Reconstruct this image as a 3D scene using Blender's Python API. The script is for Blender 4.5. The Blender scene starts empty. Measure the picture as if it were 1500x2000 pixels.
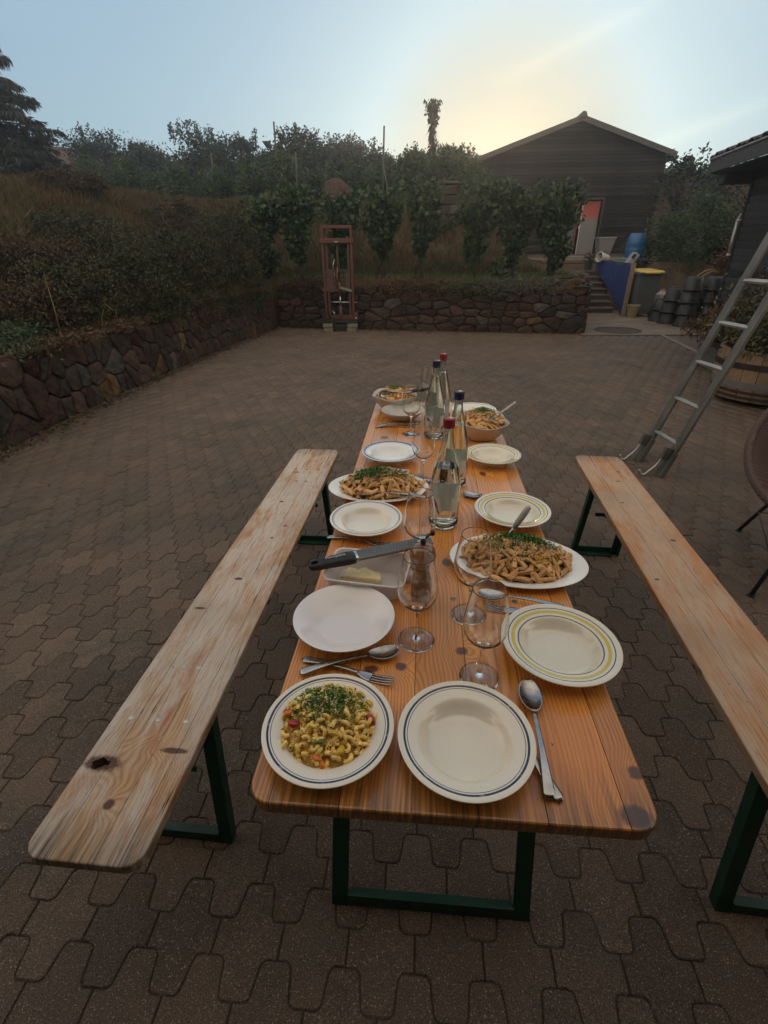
import bpy, bmesh, math, random
import numpy as np
from mathutils import Vector, Matrix, Euler
random.seed(7); rng = np.random.default_rng(7)
PI = math.pi; R = math.radians
scene = bpy.context.scene
C = scene.collection

# ---------------------------------------------------------------- camera
cam_d = bpy.data.cameras.new('camera'); cam = bpy.data.objects.new('camera', cam_d); C.objects.link(cam)
scene.camera = cam
def cam_axes(p, y, r):
    cp, sp, cy, sy = math.cos(p), math.sin(p), math.cos(y), math.sin(y)
    f = Vector((-sy*cp, cy*cp, -sp)); rt = Vector((cy, sy, 0)); up = rt.cross(f)
    return math.cos(r)*rt+math.sin(r)*up, -math.sin(r)*rt+math.cos(r)*up, f
_rt, _up, _f = cam_axes(.4991, .082, -.0091)
cam.matrix_world = Matrix.Translation((-.0576, -.4149, 1.5058)) @ Matrix((_rt, _up, -_f)).transposed().to_4x4()
cam_d.sensor_fit = 'HORIZONTAL'; cam_d.sensor_width = 36; cam_d.lens = 942.07/1500*36
cam_d.clip_start = .02; cam_d.clip_end = 600

# ---------------------------------------------------------------- light
SUN_AZ, SUN_EL = R(7.0), R(8.0)          # azimuth right of +Y
world = bpy.data.worlds.new('World'); scene.world = world; world.use_nodes = True
wn = world.node_tree; wn.nodes.clear()
sky = wn.nodes.new('ShaderNodeTexSky'); sky.sky_type = 'NISHITA'; sky.sun_disc = False
sky.sun_elevation = SUN_EL; sky.sun_rotation = SUN_AZ; sky.altitude = 200
sky.air_density = 1.0; sky.dust_density = 1.7; sky.ozone_density = 1.5
bg = wn.nodes.new('ShaderNodeBackground'); bg.inputs['Strength'].default_value = .15
wo = wn.nodes.new('ShaderNodeOutputWorld')
SKYNODES = (wn, sky, bg)
# thin bright streaks of cirrus lit by the low sun
tc = wn.nodes.new('ShaderNodeTexCoord'); mp = wn.nodes.new('ShaderNodeMapping')
mp.inputs['Rotation'].default_value = (R(0), R(28), R(0)); mp.inputs['Scale'].default_value = (1.2, 1.0, 9.0)
nz = wn.nodes.new('ShaderNodeTexNoise'); nz.inputs['Scale'].default_value = 1.3; nz.inputs['Detail'].default_value = 5
cr = wn.nodes.new('ShaderNodeMapRange'); cr.inputs['From Min'].default_value = .5; cr.inputs['From Max'].default_value = .78
cr.inputs['To Min'].default_value = 0; cr.inputs['To Max'].default_value = .38
mx = wn.nodes.new('ShaderNodeMix'); mx.data_type = 'RGBA'; mx.blend_type = 'MIX'
sc = wn.nodes.new('ShaderNodeMix'); sc.data_type = 'RGBA'; sc.blend_type = 'MULTIPLY'; sc.inputs['Factor'].default_value = 1
L = wn.links.new
L(tc.outputs['Generated'], mp.inputs['Vector']); L(mp.outputs[0], nz.inputs['Vector']); L(nz.outputs['Fac'], cr.inputs['Value'])
gm = wn.nodes.new('ShaderNodeGamma'); gm.inputs['Gamma'].default_value = .33      # the photograph's wide tonal range
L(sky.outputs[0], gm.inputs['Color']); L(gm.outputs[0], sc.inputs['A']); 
dt = wn.nodes.new('ShaderNodeVectorMath'); dt.operation = 'DOT_PRODUCT'; L(tc.outputs['Generated'], dt.inputs[0])
dt.inputs[1].default_value = (math.sin(SUN_AZ)*math.cos(R(5)), math.cos(SUN_AZ)*math.cos(R(5)), math.sin(R(5)))
dm_ = wn.nodes.new('ShaderNodeMapRange'); dm_.interpolation_type = 'SMOOTHSTEP'; dm_.inputs['From Min'].default_value = .968; dm_.inputs['From Max'].default_value = 1.0
L(dt.outputs['Value'], dm_.inputs['Value'])
tint = wn.nodes.new('ShaderNodeMix'); tint.data_type = 'RGBA'; L(dm_.outputs[0], tint.inputs['Factor'])
tint.inputs['A'].default_value = (1.03,1.40,1.69,1); tint.inputs['B'].default_value = (.79,.82,.745,1)
# unseen sky away from the sun, brightened to rose white to light the table
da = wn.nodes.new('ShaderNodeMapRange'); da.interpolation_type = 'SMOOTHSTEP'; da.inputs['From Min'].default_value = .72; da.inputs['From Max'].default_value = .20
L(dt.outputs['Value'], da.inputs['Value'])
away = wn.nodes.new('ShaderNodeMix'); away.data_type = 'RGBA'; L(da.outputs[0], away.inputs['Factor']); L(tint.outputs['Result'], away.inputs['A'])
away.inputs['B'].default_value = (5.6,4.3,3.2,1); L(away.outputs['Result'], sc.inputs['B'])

def _dirpx(x, y):
    d = _f+_rt*((x-750)/942.07)-_up*((y-1000)/942.07); return d.normalized()
fac = cr.outputs[0]
for (p, q, wd, amt) in (((990,150),(1290,0),.011,.60),((1270,287),(1500,195),.010,.65),((905,279),(1010,300),.010,.5)):
    a_, b_ = _dirpx(*p), _dirpx(*q); nn_ = a_.cross(b_).normalized(); md_ = (a_+b_).normalized()
    d1 = wn.nodes.new('ShaderNodeVectorMath'); d1.operation = 'DOT_PRODUCT'; L(tc.outputs['Generated'], d1.inputs[0]); d1.inputs[1].default_value = nn_
    def M_(op, a, b=None):
        n = wn.nodes.new('ShaderNodeMath'); n.operation = op
        for i, v in enumerate((a,b)):
            if v is None: continue
            if isinstance(v, bpy.types.NodeSocket): L(v, n.inputs[i])
            else: n.inputs[i].default_value = v
        return n.outputs[0]
    n2 = wn.nodes.new('ShaderNodeTexNoise'); n2.inputs['Scale'].default_value = 9; n2.inputs['Detail'].default_value = 5; L(tc.outputs['Generated'], n2.inputs['Vector'])
    off = M_('ADD', d1.outputs['Value'], M_('MULTIPLY', M_('SUBTRACT', n2.outputs['Fac'], .5), wd*1.4))
    e = M_('POWER', 2.718, M_('MULTIPLY', M_('POWER', M_('ABSOLUTE', M_('DIVIDE', off, wd)), 1.6), -1.0))
    d2 = wn.nodes.new('ShaderNodeVectorMath'); d2.operation = 'DOT_PRODUCT'; L(tc.outputs['Generated'], d2.inputs[0]); d2.inputs[1].default_value = md_
    ln_ = wn.nodes.new('ShaderNodeMapRange'); ln_.interpolation_type = 'SMOOTHSTEP'; ca_ = a_.dot(md_); ln_.inputs['From Min'].default_value = 1-(1-ca_)*2.2; ln_.inputs['From Max'].default_value = 1-(1-ca_)*.1
    L(d2.outputs['Value'], ln_.inputs['Value'])
    fac = M_('MAXIMUM', fac, M_('MULTIPLY', M_('MULTIPLY', e, ln_.outputs[0]), amt))
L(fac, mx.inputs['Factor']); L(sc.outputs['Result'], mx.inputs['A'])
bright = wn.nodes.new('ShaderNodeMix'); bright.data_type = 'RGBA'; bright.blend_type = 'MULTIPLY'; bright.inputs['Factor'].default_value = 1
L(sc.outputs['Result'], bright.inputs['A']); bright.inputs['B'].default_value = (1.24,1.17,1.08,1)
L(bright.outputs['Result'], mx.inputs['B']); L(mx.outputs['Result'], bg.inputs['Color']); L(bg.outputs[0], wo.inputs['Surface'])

sun_d = bpy.data.lights.new('sun', 'SUN'); sun = bpy.data.objects.new('sun', sun_d); C.objects.link(sun)
sun_d.energy = .6; sun_d.angle = R(6); sun_d.color = (1, .72, .45)
sv = Vector((math.sin(SUN_AZ)*math.cos(SUN_EL), math.cos(SUN_AZ)*math.cos(SUN_EL), math.sin(SUN_EL)))
sun.rotation_euler = sv.to_track_quat('Z', 'Y').to_euler()
scene.view_settings.view_transform = 'Standard'; scene.view_settings.look = 'None'
scene.view_settings.exposure = .7; scene.view_settings.gamma = 1; scene.view_settings.use_curve_mapping = False
scene.render.engine = 'CYCLES'

# ---------------------------------------------------------------- helpers: objects
def tag(o, label=None, cat=None, group=None, kind=None, tone=None):
    if label: o['label'] = label
    if cat: o['category'] = cat
    if group: o['group'] = group
    if kind: o['kind'] = kind
    if tone is not None: o['tone'] = float(tone)
    return o
def link(name, data, parent=None, loc=(0,0,0), rot=(0,0,0), scale=(1,1,1)):
    o = bpy.data.objects.new(name, data); C.objects.link(o)
    o.location = loc; o.rotation_euler = rot; o.scale = scale
    if parent: o.parent = parent
    return o
def thing(name, label, cat, loc=(0,0,0), rotz=0, group=None):
    return tag(link(name, None, None, loc, (0,0,rotz)), label, cat, group)
def copy_tree(o, parent=None):
    kids = list(o.children)
    c = o.copy(); C.objects.link(c)
    if parent: c.parent = parent
    for k in kids: copy_tree(k, c)
    return c
def place(o, loc, rotz=0, label=None, group=None):
    o.location = loc; o.rotation_euler = (0,0,rotz)
    if label: o['label'] = label
    if group: o['group'] = group
    return o

class MB:
    """collects polygons, then links them as one mesh object"""
    def __init__(s): s.v = []; s.f = []; s.m = []; s.mi = 0
    def add(s, vs, fs):
        b = len(s.v); s.v += [tuple(v) for v in vs]; s.f += [tuple(i+b for i in f) for f in fs]; s.m += [s.mi]*len(fs); return s
    def box(s, c, d, rot=None, taper=1.0):
        x, y, z = d[0]/2, d[1]/2, d[2]/2; t = taper
        vs = [Vector(p) for p in ((-x,-y,-z),(x,-y,-z),(x,y,-z),(-x,y,-z),(-x*t,-y*t,z),(x*t,-y*t,z),(x*t,y*t,z),(-x*t,y*t,z))]
        if rot is not None: m = Euler(rot).to_matrix(); vs = [m@v for v in vs]
        return s.add([v+Vector(c) for v in vs], [(0,3,2,1),(4,5,6,7),(0,1,5,4),(1,2,6,5),(2,3,7,6),(3,0,4,7)])
    def beam(s, a, b, w, h, up=(0,0,1)):
        a, b = Vector(a), Vector(b); d = (b-a).normalized(); u = Vector(up); sx = d.cross(u)
        if sx.length < 1e-4: sx = Vector((1,0,0))
        sx.normalize(); u = sx.cross(d).normalized(); vs = []
        for p in (a, b):
            for i, j in ((-1,-1),(1,-1),(1,1),(-1,1)): vs.append(p+sx*(i*w/2)+u*(j*h/2))
        return s.add(vs, [(0,3,2,1),(4,5,6,7),(0,1,5,4),(1,2,6,5),(2,3,7,6),(3,0,4,7)])
    def tube(s, pts, r, n=8, cap=True, closed=False):
        pts = [Vector(p) for p in pts]; k = len(pts); rr = r if hasattr(r, '__len__') else [r]*k
        vs = []; prev = None
        for i, p in enumerate(pts):
            if closed: t = pts[(i+1)%k]-pts[i-1]
            else: t = pts[min(i+1,k-1)]-pts[max(i-1,0)]
            t.normalize()
            if prev is None:
                a = Vector((0,0,1)) if abs(t.z) < .9 else Vector((1,0,0)); nrm = t.cross(a).normalized()
            else:
                nrm = prev - t*prev.dot(t)
                nrm = nrm.normalized() if nrm.length > 1e-6 else prev
            prev = nrm; bn = t.cross(nrm)
            for j in range(n):
                a = 2*PI*j/n; vs.append(p+(nrm*math.cos(a)+bn*math.sin(a))*rr[i])
        fs = []; m = k if closed else k-1
        for i in range(m):
            for j in range(n):
                a, b = i*n+j, i*n+(j+1)%n; c, d = ((i+1)%k)*n+(j+1)%n, ((i+1)%k)*n+j; fs.append((a,b,c,d))
        if cap and not closed: fs += [tuple(range(n-1,-1,-1)), tuple(range((k-1)*n, k*n))]
        return s.add(vs, fs)
    def lathe(s, prof, n=40, c=(0,0,0), sx=1, sy=1, warp=None):
        c = Vector(c); vs = []; idx = []
        for r, z in prof:
            if r < 1e-6: idx.append([len(vs)]); vs.append(c+Vector((0,0,z)))
            else:
                row = []
                for j in range(n):
                    a = 2*PI*j/n; q = 1 if warp is None else warp(a)
                    row.append(len(vs)); vs.append(c+Vector((r*q*sx*math.cos(a), r*q*sy*math.sin(a), z)))
                idx.append(row)
        fs = []
        for A, B in zip(idx, idx[1:]):
            if len(A) == 1 and len(B) == 1: continue
            for j in range(n):
                k = (j+1)%n
                if len(A) == 1: fs.append((A[0], B[k], B[j]))
                elif len(B) == 1: fs.append((A[j], A[k], B[0]))
                else: fs.append((A[j], A[k], B[k], B[j]))
        return s.add(vs, fs)
    def prism(s, poly, z0, z1):
        n = len(poly); vs = [(x,y,z0) for x,y in poly]+[(x,y,z1) for x,y in poly]
        fs = [tuple(range(n-1,-1,-1)), tuple(range(n,2*n))]+[(i,(i+1)%n,n+(i+1)%n,n+i) for i in range(n)]
        return s.add(vs, fs)
    def quad(s, a, b, c, d): return s.add([a,b,c,d], [(0,1,2,3)])
    def mesh(s, name, mats, smooth=False, fix=True):
        me = bpy.data.meshes.new(name); me.from_pydata([tuple(v) for v in s.v], [], s.f)
        for m in (mats if isinstance(mats, (list,tuple)) else [mats]): me.materials.append(m)
        if any(s.m): me.polygons.foreach_set('material_index', s.m)
        if fix:
            bm = bmesh.new(); bm.from_mesh(me); bmesh.ops.recalc_face_normals(bm, faces=bm.faces); bm.to_mesh(me); bm.free()
        if smooth:
            me.polygons.foreach_set('use_smooth', [True]*len(me.polygons))
        me.update(); return me
    def obj(s, name, mats, parent=None, smooth=False, loc=(0,0,0), rot=(0,0,0), bevel=0, angle=None, fix=True, solid=0):
        me = s.mesh(name, mats, smooth, fix)
        if smooth and angle:
            me.set_sharp_from_angle(angle=R(angle))
        o = link(name, me, parent, loc, rot)
        if solid:
            md = o.modifiers.new('solid', 'SOLIDIFY'); md.thickness = solid; md.offset = 0
        if bevel:
            md = o.modifiers.new('bevel', 'BEVEL'); md.width = bevel; md.segments = 2; md.limit_method = 'ANGLE'
        return o

def np_mesh(name, verts, faces, mat, smooth=False, tones=None):
    """verts (N,3), faces (M,k) numpy"""
    me = bpy.data.meshes.new(name); n, k = len(verts), faces.shape[1]; m = len(faces)
    me.vertices.add(n); me.vertices.foreach_set('co', np.asarray(verts, np.float32).ravel())
    me.loops.add(m*k); me.loops.foreach_set('vertex_index', np.asarray(faces, np.int32).ravel())
    me.polygons.add(m); me.polygons.foreach_set('loop_start', np.arange(0, m*k, k, dtype=np.int32))
    if tones is not None:
        at = me.attributes.new('shade', 'FLOAT', 'FACE'); at.data.foreach_set('value', np.asarray(tones, np.float32))
    if smooth: me.polygons.foreach_set('use_smooth', np.ones(m, bool))
    me.materials.append(mat); me.update(calc_edges=True); me.validate(); return me

def rand_dirs(n, g):
    v = g.normal(size=(n,3)); return v/np.linalg.norm(v, axis=1, keepdims=True)
def leaf_mesh(name, P, length, width, mat, g, droop=.0, up=.3, dirs=None, curl=.25, keep=None):
    """one folded rhombic leaf per point: 2 triangles pairs as 2 quads sharing the midrib"""
    n = len(P); d = rand_dirs(n, g) if dirs is None else dirs+rand_dirs(n, g)*.35
    d[:,2] -= droop; d /= np.linalg.norm(d, axis=1, keepdims=True)
    nr = rand_dirs(n, g); nr[:,2] += up
    s = np.cross(d, nr); s /= np.linalg.norm(s, axis=1, keepdims=True)+1e-9
    nn = np.cross(s, d)
    Ls = (length*g.uniform(.6, 1.25, n))[:,None]; Ws = (width*g.uniform(.7, 1.2, n))[:,None]
    base = P; tip = P+d*Ls-nn*Ls*curl; a = P+d*Ls*.45+s*Ws*.5; b = P+d*Ls*.45-s*Ws*.5
    V = np.stack([base, a, tip, b], 1).reshape(-1,3)
    F = np.arange(n*4).reshape(n,4)
    return np_mesh(name, V, F, mat, tones=g.uniform(0,1,n))

# ---------------------------------------------------------------- helpers: materials
class NT:
    def __init__(s, name):
        s.mat = bpy.data.materials.new(name); s.mat.use_nodes = True; s.t = s.mat.node_tree; s.t.nodes.clear()
        s.out = s.t.nodes.new('ShaderNodeOutputMaterial'); s.co = s.t.nodes.new('ShaderNodeTexCoord')
    def set(s, sock, v):
        if v is None: return
        if isinstance(v, bpy.types.NodeSocket): s.t.links.new(v, sock)
        elif isinstance(v, (tuple,list)) and sock.type == 'RGBA' and len(v) == 3: sock.default_value = (*v, 1)
        else: sock.default_value = v
    def m(s, op, a, b=None, c=None, clamp=False):
        n = s.t.nodes.new('ShaderNodeMath'); n.operation = op; n.use_clamp = clamp
        for i, v in enumerate((a,b,c)): s.set(n.inputs[i], v)
        return n.outputs[0]
    def vm(s, op, a, b=None):
        n = s.t.nodes.new('ShaderNodeVectorMath'); n.operation = op; s.set(n.inputs[0], a); s.set(n.inputs[1], b)
        return n.outputs['Value'] if op in ('LENGTH','DOT_PRODUCT','DISTANCE') else n.outputs[0]
    def noise(s, vec=None, scale=5, detail=4, rough=.55, dist=0, stretch=None):
        v = vec if vec is not None else s.co.outputs['Object']
        if stretch: v = s.vm('MULTIPLY', v, stretch)
        n = s.t.nodes.new('ShaderNodeTexNoise'); s.set(n.inputs['Vector'], v); n.inputs['Scale'].default_value = scale
        n.inputs['Detail'].default_value = detail; n.inputs['Roughness'].default_value = rough; n.inputs['Distortion'].default_value = dist
        return n.outputs['Fac']
    def vor(s, vec=None, scale=5, feature='F1', out='Distance', stretch=None):
        v = vec if vec is not None else s.co.outputs['Object']
        if stretch: v = s.vm('MULTIPLY', v, stretch)
        n = s.t.nodes.new('ShaderNodeTexVoronoi'); n.feature = feature; s.set(n.inputs['Vector'], v); n.inputs['Scale'].default_value = scale
        return n.outputs[out]
    def mr(s, v, a, b, c=0, d=1, smooth=False):
        n = s.t.nodes.new('ShaderNodeMapRange'); s.set(n.inputs['Value'], v)
        if smooth: n.interpolation_type = 'SMOOTHSTEP'
        for k, x in zip(('From Min','From Max','To Min','To Max'), (a,b,c,d)): s.set(n.inputs[k], x)
        return n.outputs[0]
    def mix(s, f, a, b, mode='MIX'):
        n = s.t.nodes.new('ShaderNodeMix'); n.data_type = 'RGBA'; n.blend_type = mode
        s.set(n.inputs['Factor'], f); s.set(n.inputs['A'], a); s.set(n.inputs['B'], b); return n.outputs['Result']
    def attr(s, name, kind='OBJECT'):
        n = s.t.nodes.new('ShaderNodeAttribute'); n.attribute_type = kind; n.attribute_name = name; return n.outputs['Fac']
    def sep(s, v=None):
        n = s.t.nodes.new('ShaderNodeSeparateXYZ'); s.set(n.inputs[0], v if v is not None else s.co.outputs['Object']); return n.outputs
    def comb(s, x, y, z):
        n = s.t.nodes.new('ShaderNodeCombineXYZ')
        for i, v in enumerate((x,y,z)): s.set(n.inputs[i], v)
        return n.outputs[0]
    def bump(s, h, strength=.3, dist=.01, normal=None):
        n = s.t.nodes.new('ShaderNodeBump'); n.inputs['Strength'].default_value = strength; n.inputs['Distance'].default_value = dist
        s.set(n.inputs['Height'], h)
        if normal is not None: s.set(n.inputs['Normal'], normal)
        return n.outputs[0]
    def mul(s, col, f):
        """scale a colour by a scalar socket"""
        n = s.t.nodes.new('ShaderNodeVectorMath'); n.operation = 'SCALE'; s.set(n.inputs[0], col if not isinstance(col, tuple) else None)
        if isinstance(col, tuple): n.inputs[0].default_value = col
        s.set(n.inputs['Scale'], f); return n.outputs[0]
    def bsdf(s, col, rough=.5, metal=0, normal=None, trans=0, ior=1.5, spec=.5, coat=0, sub=0, translucent=0, coat_rough=.1, alpha=None):
        n = s.t.nodes.new('ShaderNodeBsdfPrincipled'); I = n.inputs
        s.set(I['Base Color'], col); s.set(I['Roughness'], rough); s.set(I['Metallic'], metal); s.set(I['Normal'], normal)
        s.set(I['Transmission Weight'], trans); s.set(I['IOR'], ior); s.set(I['Specular IOR Level'], spec); s.set(I['Coat Weight'], coat); s.set(I['Coat Roughness'], coat_rough)
        if alpha is not None: s.set(I['Alpha'], alpha)
        if sub: I['Subsurface Weight'].default_value = sub; I['Subsurface Radius'].default_value = (.006,.004,.002); I['Subsurface Scale'].default_value = 1
        o = n.outputs[0]
        if translucent:
            t = s.t.nodes.new('ShaderNodeBsdfTranslucent'); s.set(t.inputs['Color'], col)
            mxx = s.t.nodes.new('ShaderNodeMixShader'); mxx.inputs[0].default_value = translucent
            s.t.links.new(o, mxx.inputs[1]); s.t.links.new(t.outputs[0], mxx.inputs[2]); o = mxx.outputs[0]
        s.t.links.new(o, s.out.inputs['Surface']); return s.mat

def simple(name, c1, c2=None, scale=12, rough=.5, metal=0, bump=0, bscale=60, bdist=.003, spec=.5, stretch=None, tone=0, coat=0, sub=0, detail=5, dirt=0, dirtcol=(.03,.025,.02), translucent=0, rvar=.12):
    t = NT(name); col = c1
    nf = t.noise(scale=scale, detail=detail, stretch=stretch)
    col = t.mix(t.mr(nf, .35, .65), c1, c2 or tuple(x*.75 for x in c1))
    if dirt: col = t.mix(t.mr(t.noise(scale=scale*2.7, detail=6, rough=.65), .52, .7, 0, dirt), col, dirtcol)
    if tone: col = t.mul(col, t.mr(t.attr('tone'), 0, 1, 1-tone, 1+tone))
    nrm = t.bump(t.noise(scale=bscale, detail=5, stretch=stretch), bump, bdist) if bump else None
    r = t.mr(t.noise(scale=scale*1.7, detail=3), .3, .7, max(0, rough-rvar), min(1, rough+rvar))
    return t.bsdf(col, r, metal, nrm, spec=spec, coat=coat, sub=sub, translucent=translucent)

def leaf_mat(name, dark, light, scale=1.2, translucent=.25, rough=.55):
    t = NT(name)
    f = t.m('ADD', t.m('MULTIPLY', t.attr('shade', 'GEOMETRY'), .55), t.m('MULTIPLY', t.noise(scale=scale, detail=2), .6))
    col = t.mix(t.mr(f, .25, .85), dark, light)
    return t.bsdf(col, rough, translucent=translucent, spec=.35)
# ================================================================= SETTING
# ---- plan lines
def wallx(y): return np.interp(y, [-6, 3.2, 4.3, 5.9, 8.2, 9.6, 10.75], [-3.55, -3.64, -3.68, -3.66, -3.55, -3.43, -3.28])
def backy(x): return np.interp(x, [-3.3, -1.5, .8, 3.06], [10.75, 10.5, 10.2, 9.94])
def retx(y): return np.interp(y, [9.94, 13.4, 16], [3.06, 3.95, 4.0])
def S(t): t = np.clip(t, 0, 1); return t*t*(3-2*t)
_ph = rng.uniform(0, 6, (8,)); _fr = rng.uniform(.4, 1.6, (8,2))
def lump(x, y):
    h = 0
    for k in range(8): h = h+np.sin(x*_fr[k,0]*(1 if k%2 else -1)+y*_fr[k,1]+_ph[k])*.03
    return h
def hill(x, y):
    dl = np.maximum(0, wallx(np.minimum(y, 10.7))-.1-x); db = np.maximum(0, y-11.7)
    fall = 1-S((x-1.0)/3.2)
    dd = np.sqrt((db*fall/5.0)**2+(dl/4.6)**2)
    base = .62+.33*S((y-6)/4.5)
    h = base+1.72*S(dd)+.06*np.maximum(0, dl-4.6)+.03*np.maximum(0, np.minimum(y,60)-17)*fall
    right = .93+.22*S((y-15.2)/1.6)
    w = S((x-2.2)/1.6)*S((y-12.5)/2)
    return h*(1-w)+right*w+lump(x, y)*S(dd*3)*.9
def ground_h(x, y):
    x = np.asarray(x, float); y = np.asarray(y, float)
    A = x < wallx(y)-.15
    B = (y > backy(x)+.15) & (x < retx(y)-.15)
    T = ((y > 14.15) & (x > 4.75)) | ((x > 7.0) & (y > 10.3)) | (y > 15.3)
    Hh = hill(x, y)
    right = np.where(y > 15.3, .93+.22*S((y-15.2)/1.6), 1.13)+.02*np.maximum(0, x-8)+.03*np.maximum(0, np.minimum(y,60)-24)
    use_r = T & (x > 3.0)
    w = S((x-2.2)/1.6)
    o = np.where(use_r, np.where(x > 4.6, right, Hh*(1-w)+right*w), np.where(A | B | (y > 15.3), Hh, -.12))
    return o

# ---- terrain sheet
gx = np.concatenate([np.arange(-90,-14,4.), np.arange(-14,-5,.4), np.arange(-5,9,.125), np.arange(9,20,.6), np.arange(20,94,5.)])
gy = np.concatenate([np.arange(-30,-2,3.), np.arange(-2,9.5,.3), np.arange(9.5,18.2,.125), np.arange(18.2,34,.5), np.arange(34,130,5.)])
X, Y = np.meshgrid(gx, gy); Z = ground_h(X, Y)
V = np.stack([X, Y, Z], -1).reshape(-1,3); nx, ny = len(gx), len(gy)
i = np.arange(ny-1)[:,None]*nx+np.arange(nx-1)[None]; F = np.stack([i, i+1, i+nx+1, i+nx], -1).reshape(-1,4)
t = NT('dry hillside soil')
c = t.mix(t.mr(t.noise(scale=.5, detail=5), .4, .62), (.085,.048,.024), (.042,.037,.018))
c = t.mix(t.mr(t.noise(scale=9, detail=6, rough=.7), .45, .7), c, (.10,.065,.035))
c = t.mix(t.mr(t.noise(scale=28, detail=4), .55, .75, 0, .7), c, (.02,.018,.01))
soil = t.bsdf(c, .95, normal=t.bump(t.noise(scale=22, detail=6, rough=.7), .9, .06), spec=.1)
tag(link('hillside', np_mesh('hillside', V, F, soil, True)), kind='structure')

# ---- courtyard: joint bed sheet + interlocking concrete pavers
t = NT('paver joint sand'); bed = t.bsdf(t.mix(t.noise(scale=30), (.050,.036,.025), (.090,.064,.044)), .95, spec=.1)
court = tag(MB().box((.9,3.2,-.0360),(13.5,18.5,.07)).obj('courtyard', bed), kind='structure')
t = NT('concrete paver')
o = t.co.outputs['Object']; geo = t.t.nodes.new('ShaderNodeNewGeometry'); wp = geo.outputs['Position']
base = t.mix(t.mr(t.noise(wp, .55, 4), .35, .68), (.100,.064,.043), (.136,.088,.058))
base = t.mix(t.mr(t.noise(wp, 3.1, 5, .65), .42, .7, 0, .55), base, (.055,.048,.036))
base = t.mix(t.mr(t.noise(wp, .9, 6, .75), .52, .66, 0, .7), base, (.046,.038,.024))
base = t.mix(t.mr(t.noise(wp, 6.5, 6, .8), .60, .68, 0, .55), base, (.035,.034,.018))
base = t.mix(t.mr(t.noise(wp, 1.7, 5, .7), .60, .72, 0, .45), base, (.20,.14,.10))
base = t.mul(base, t.mr(t.attr('tone'), 0, 1, .76, 1.28))
base = t.mul(base, t.mr(t.attr('shade', 'GEOMETRY'), 0, 1, .88, 1.14))
g1 = t.vor(wp, 190, 'F1', 'Distance'); spk = t.noise(wp, 250, 2, .5)
base = t.mix(t.mr(t.noise(wp, 330, 3), .36, .64), t.mul(base, .45), t.mul(base, 1.5))
base = t.mix(t.mr(spk, .62, .68, 0, .85), base, (.36,.30,.23))
base = t.mix(t.mr(t.noise(wp, 95, 3), .62, .75, 0, .5), base, (.012,.010,.008))
nb = t.bump(t.m('ADD', t.noise(wp, 170, 4, .7), t.m('MULTIPLY', g1, .8)), .7, .004)
paver_m = t.bsdf(base, t.mr(t.noise(wp, 2.2, 4), .3, .7, .62, .8), normal=nb, spec=.42)

PX, PY, AMP = .165, .155, .04      # period along x, row pitch, half amplitude of the wave
g_ = .0010
RC, SL = .017, .003
def paver_outline():
    # one edge of the interlocking wave: high over the middle, low at both ends, rounded corners
    q = PX/4; half = [(0.0, AMP)]
    for a in (90, 60, 30, 0): half.append((q-SL-RC+RC*math.cos(R(a)), AMP-RC+RC*math.sin(R(a))))
    for a in (180, 210, 240, 270): half.append((q+SL+RC+RC*math.cos(R(a)), -AMP+RC+RC*math.sin(R(a))))
    half.append((PX/2-g_, -AMP)); half = half[1:]
    top = [(-x, y) for x, y in half[::-1]]+half
    return [(x, -PY-y) for x, y in top]+[(x, y) for x, y in top[::-1]]
OUT = paver_outline(); n_ = len(OUT); cxm = sum(p[0] for p in OUT)/n_; cym = -PY/2
def ins(poly, d):
    r = []; n = len(poly)
    for k in range(n):
        p0, p1, p2 = (Vector(poly[k-1]), Vector(poly[k]), Vector(poly[(k+1)%n]))
        e1 = (p1-p0); e2 = (p2-p1)
        e1 = e1.normalized() if e1.length > 1e-7 else e2.normalized(); e2 = e2.normalized() if e2.length > 1e-7 else e1
        nn = Vector((-(e1.y+e2.y), e1.x+e2.x)); nn = nn.normalized() if nn.length > 1e-6 else Vector((0,0))
        r.append((p1.x+nn.x*d, p1.y+nn.y*d))
    return r
O0 = ins(OUT, .0011); O1 = ins(OUT, .0040)
pv = [(x,y,-.02) for x,y in O0]+[(x,y,.0) for x,y in O0]+[(x,y,.0032) for x,y in O1]
h2 = n_//2
pf = [(a,(a+1)%n_,n_+(a+1)%n_,n_+a) for a in range(n_)]+[(n_+a,n_+(a+1)%n_,2*n_+(a+1)%n_,2*n_+a) for a in range(n_)]
for a in range(h2-1): pf.append((2*n_+a, 2*n_+a+1, 2*n_+n_-2-a, 2*n_+n_-1-a))
pmb = MB(); pmb.add(pv, pf); paver_me = pmb.mesh('paver', paver_m)
pvn = np.array(pv); cells = []
for r in range(-12, 78):
    yy = .335+(r-9)*PY
    for q in range(-26, 42):
        xx = q*PX+(PX/2 if (r-9)%2 else 0)-.035
        if xx < wallx(yy)+.0 or yy > backy(min(xx,3.06))+.02: continue
        if xx > 2.95 and yy > 9.72: continue
        if xx > 4.18+(9.72-yy)*0.0 and yy > 7.4 and xx > 4.49-.106*(9.78-yy): continue
        if xx > 5.6: continue
        cells.append((xx, yy))
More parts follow.
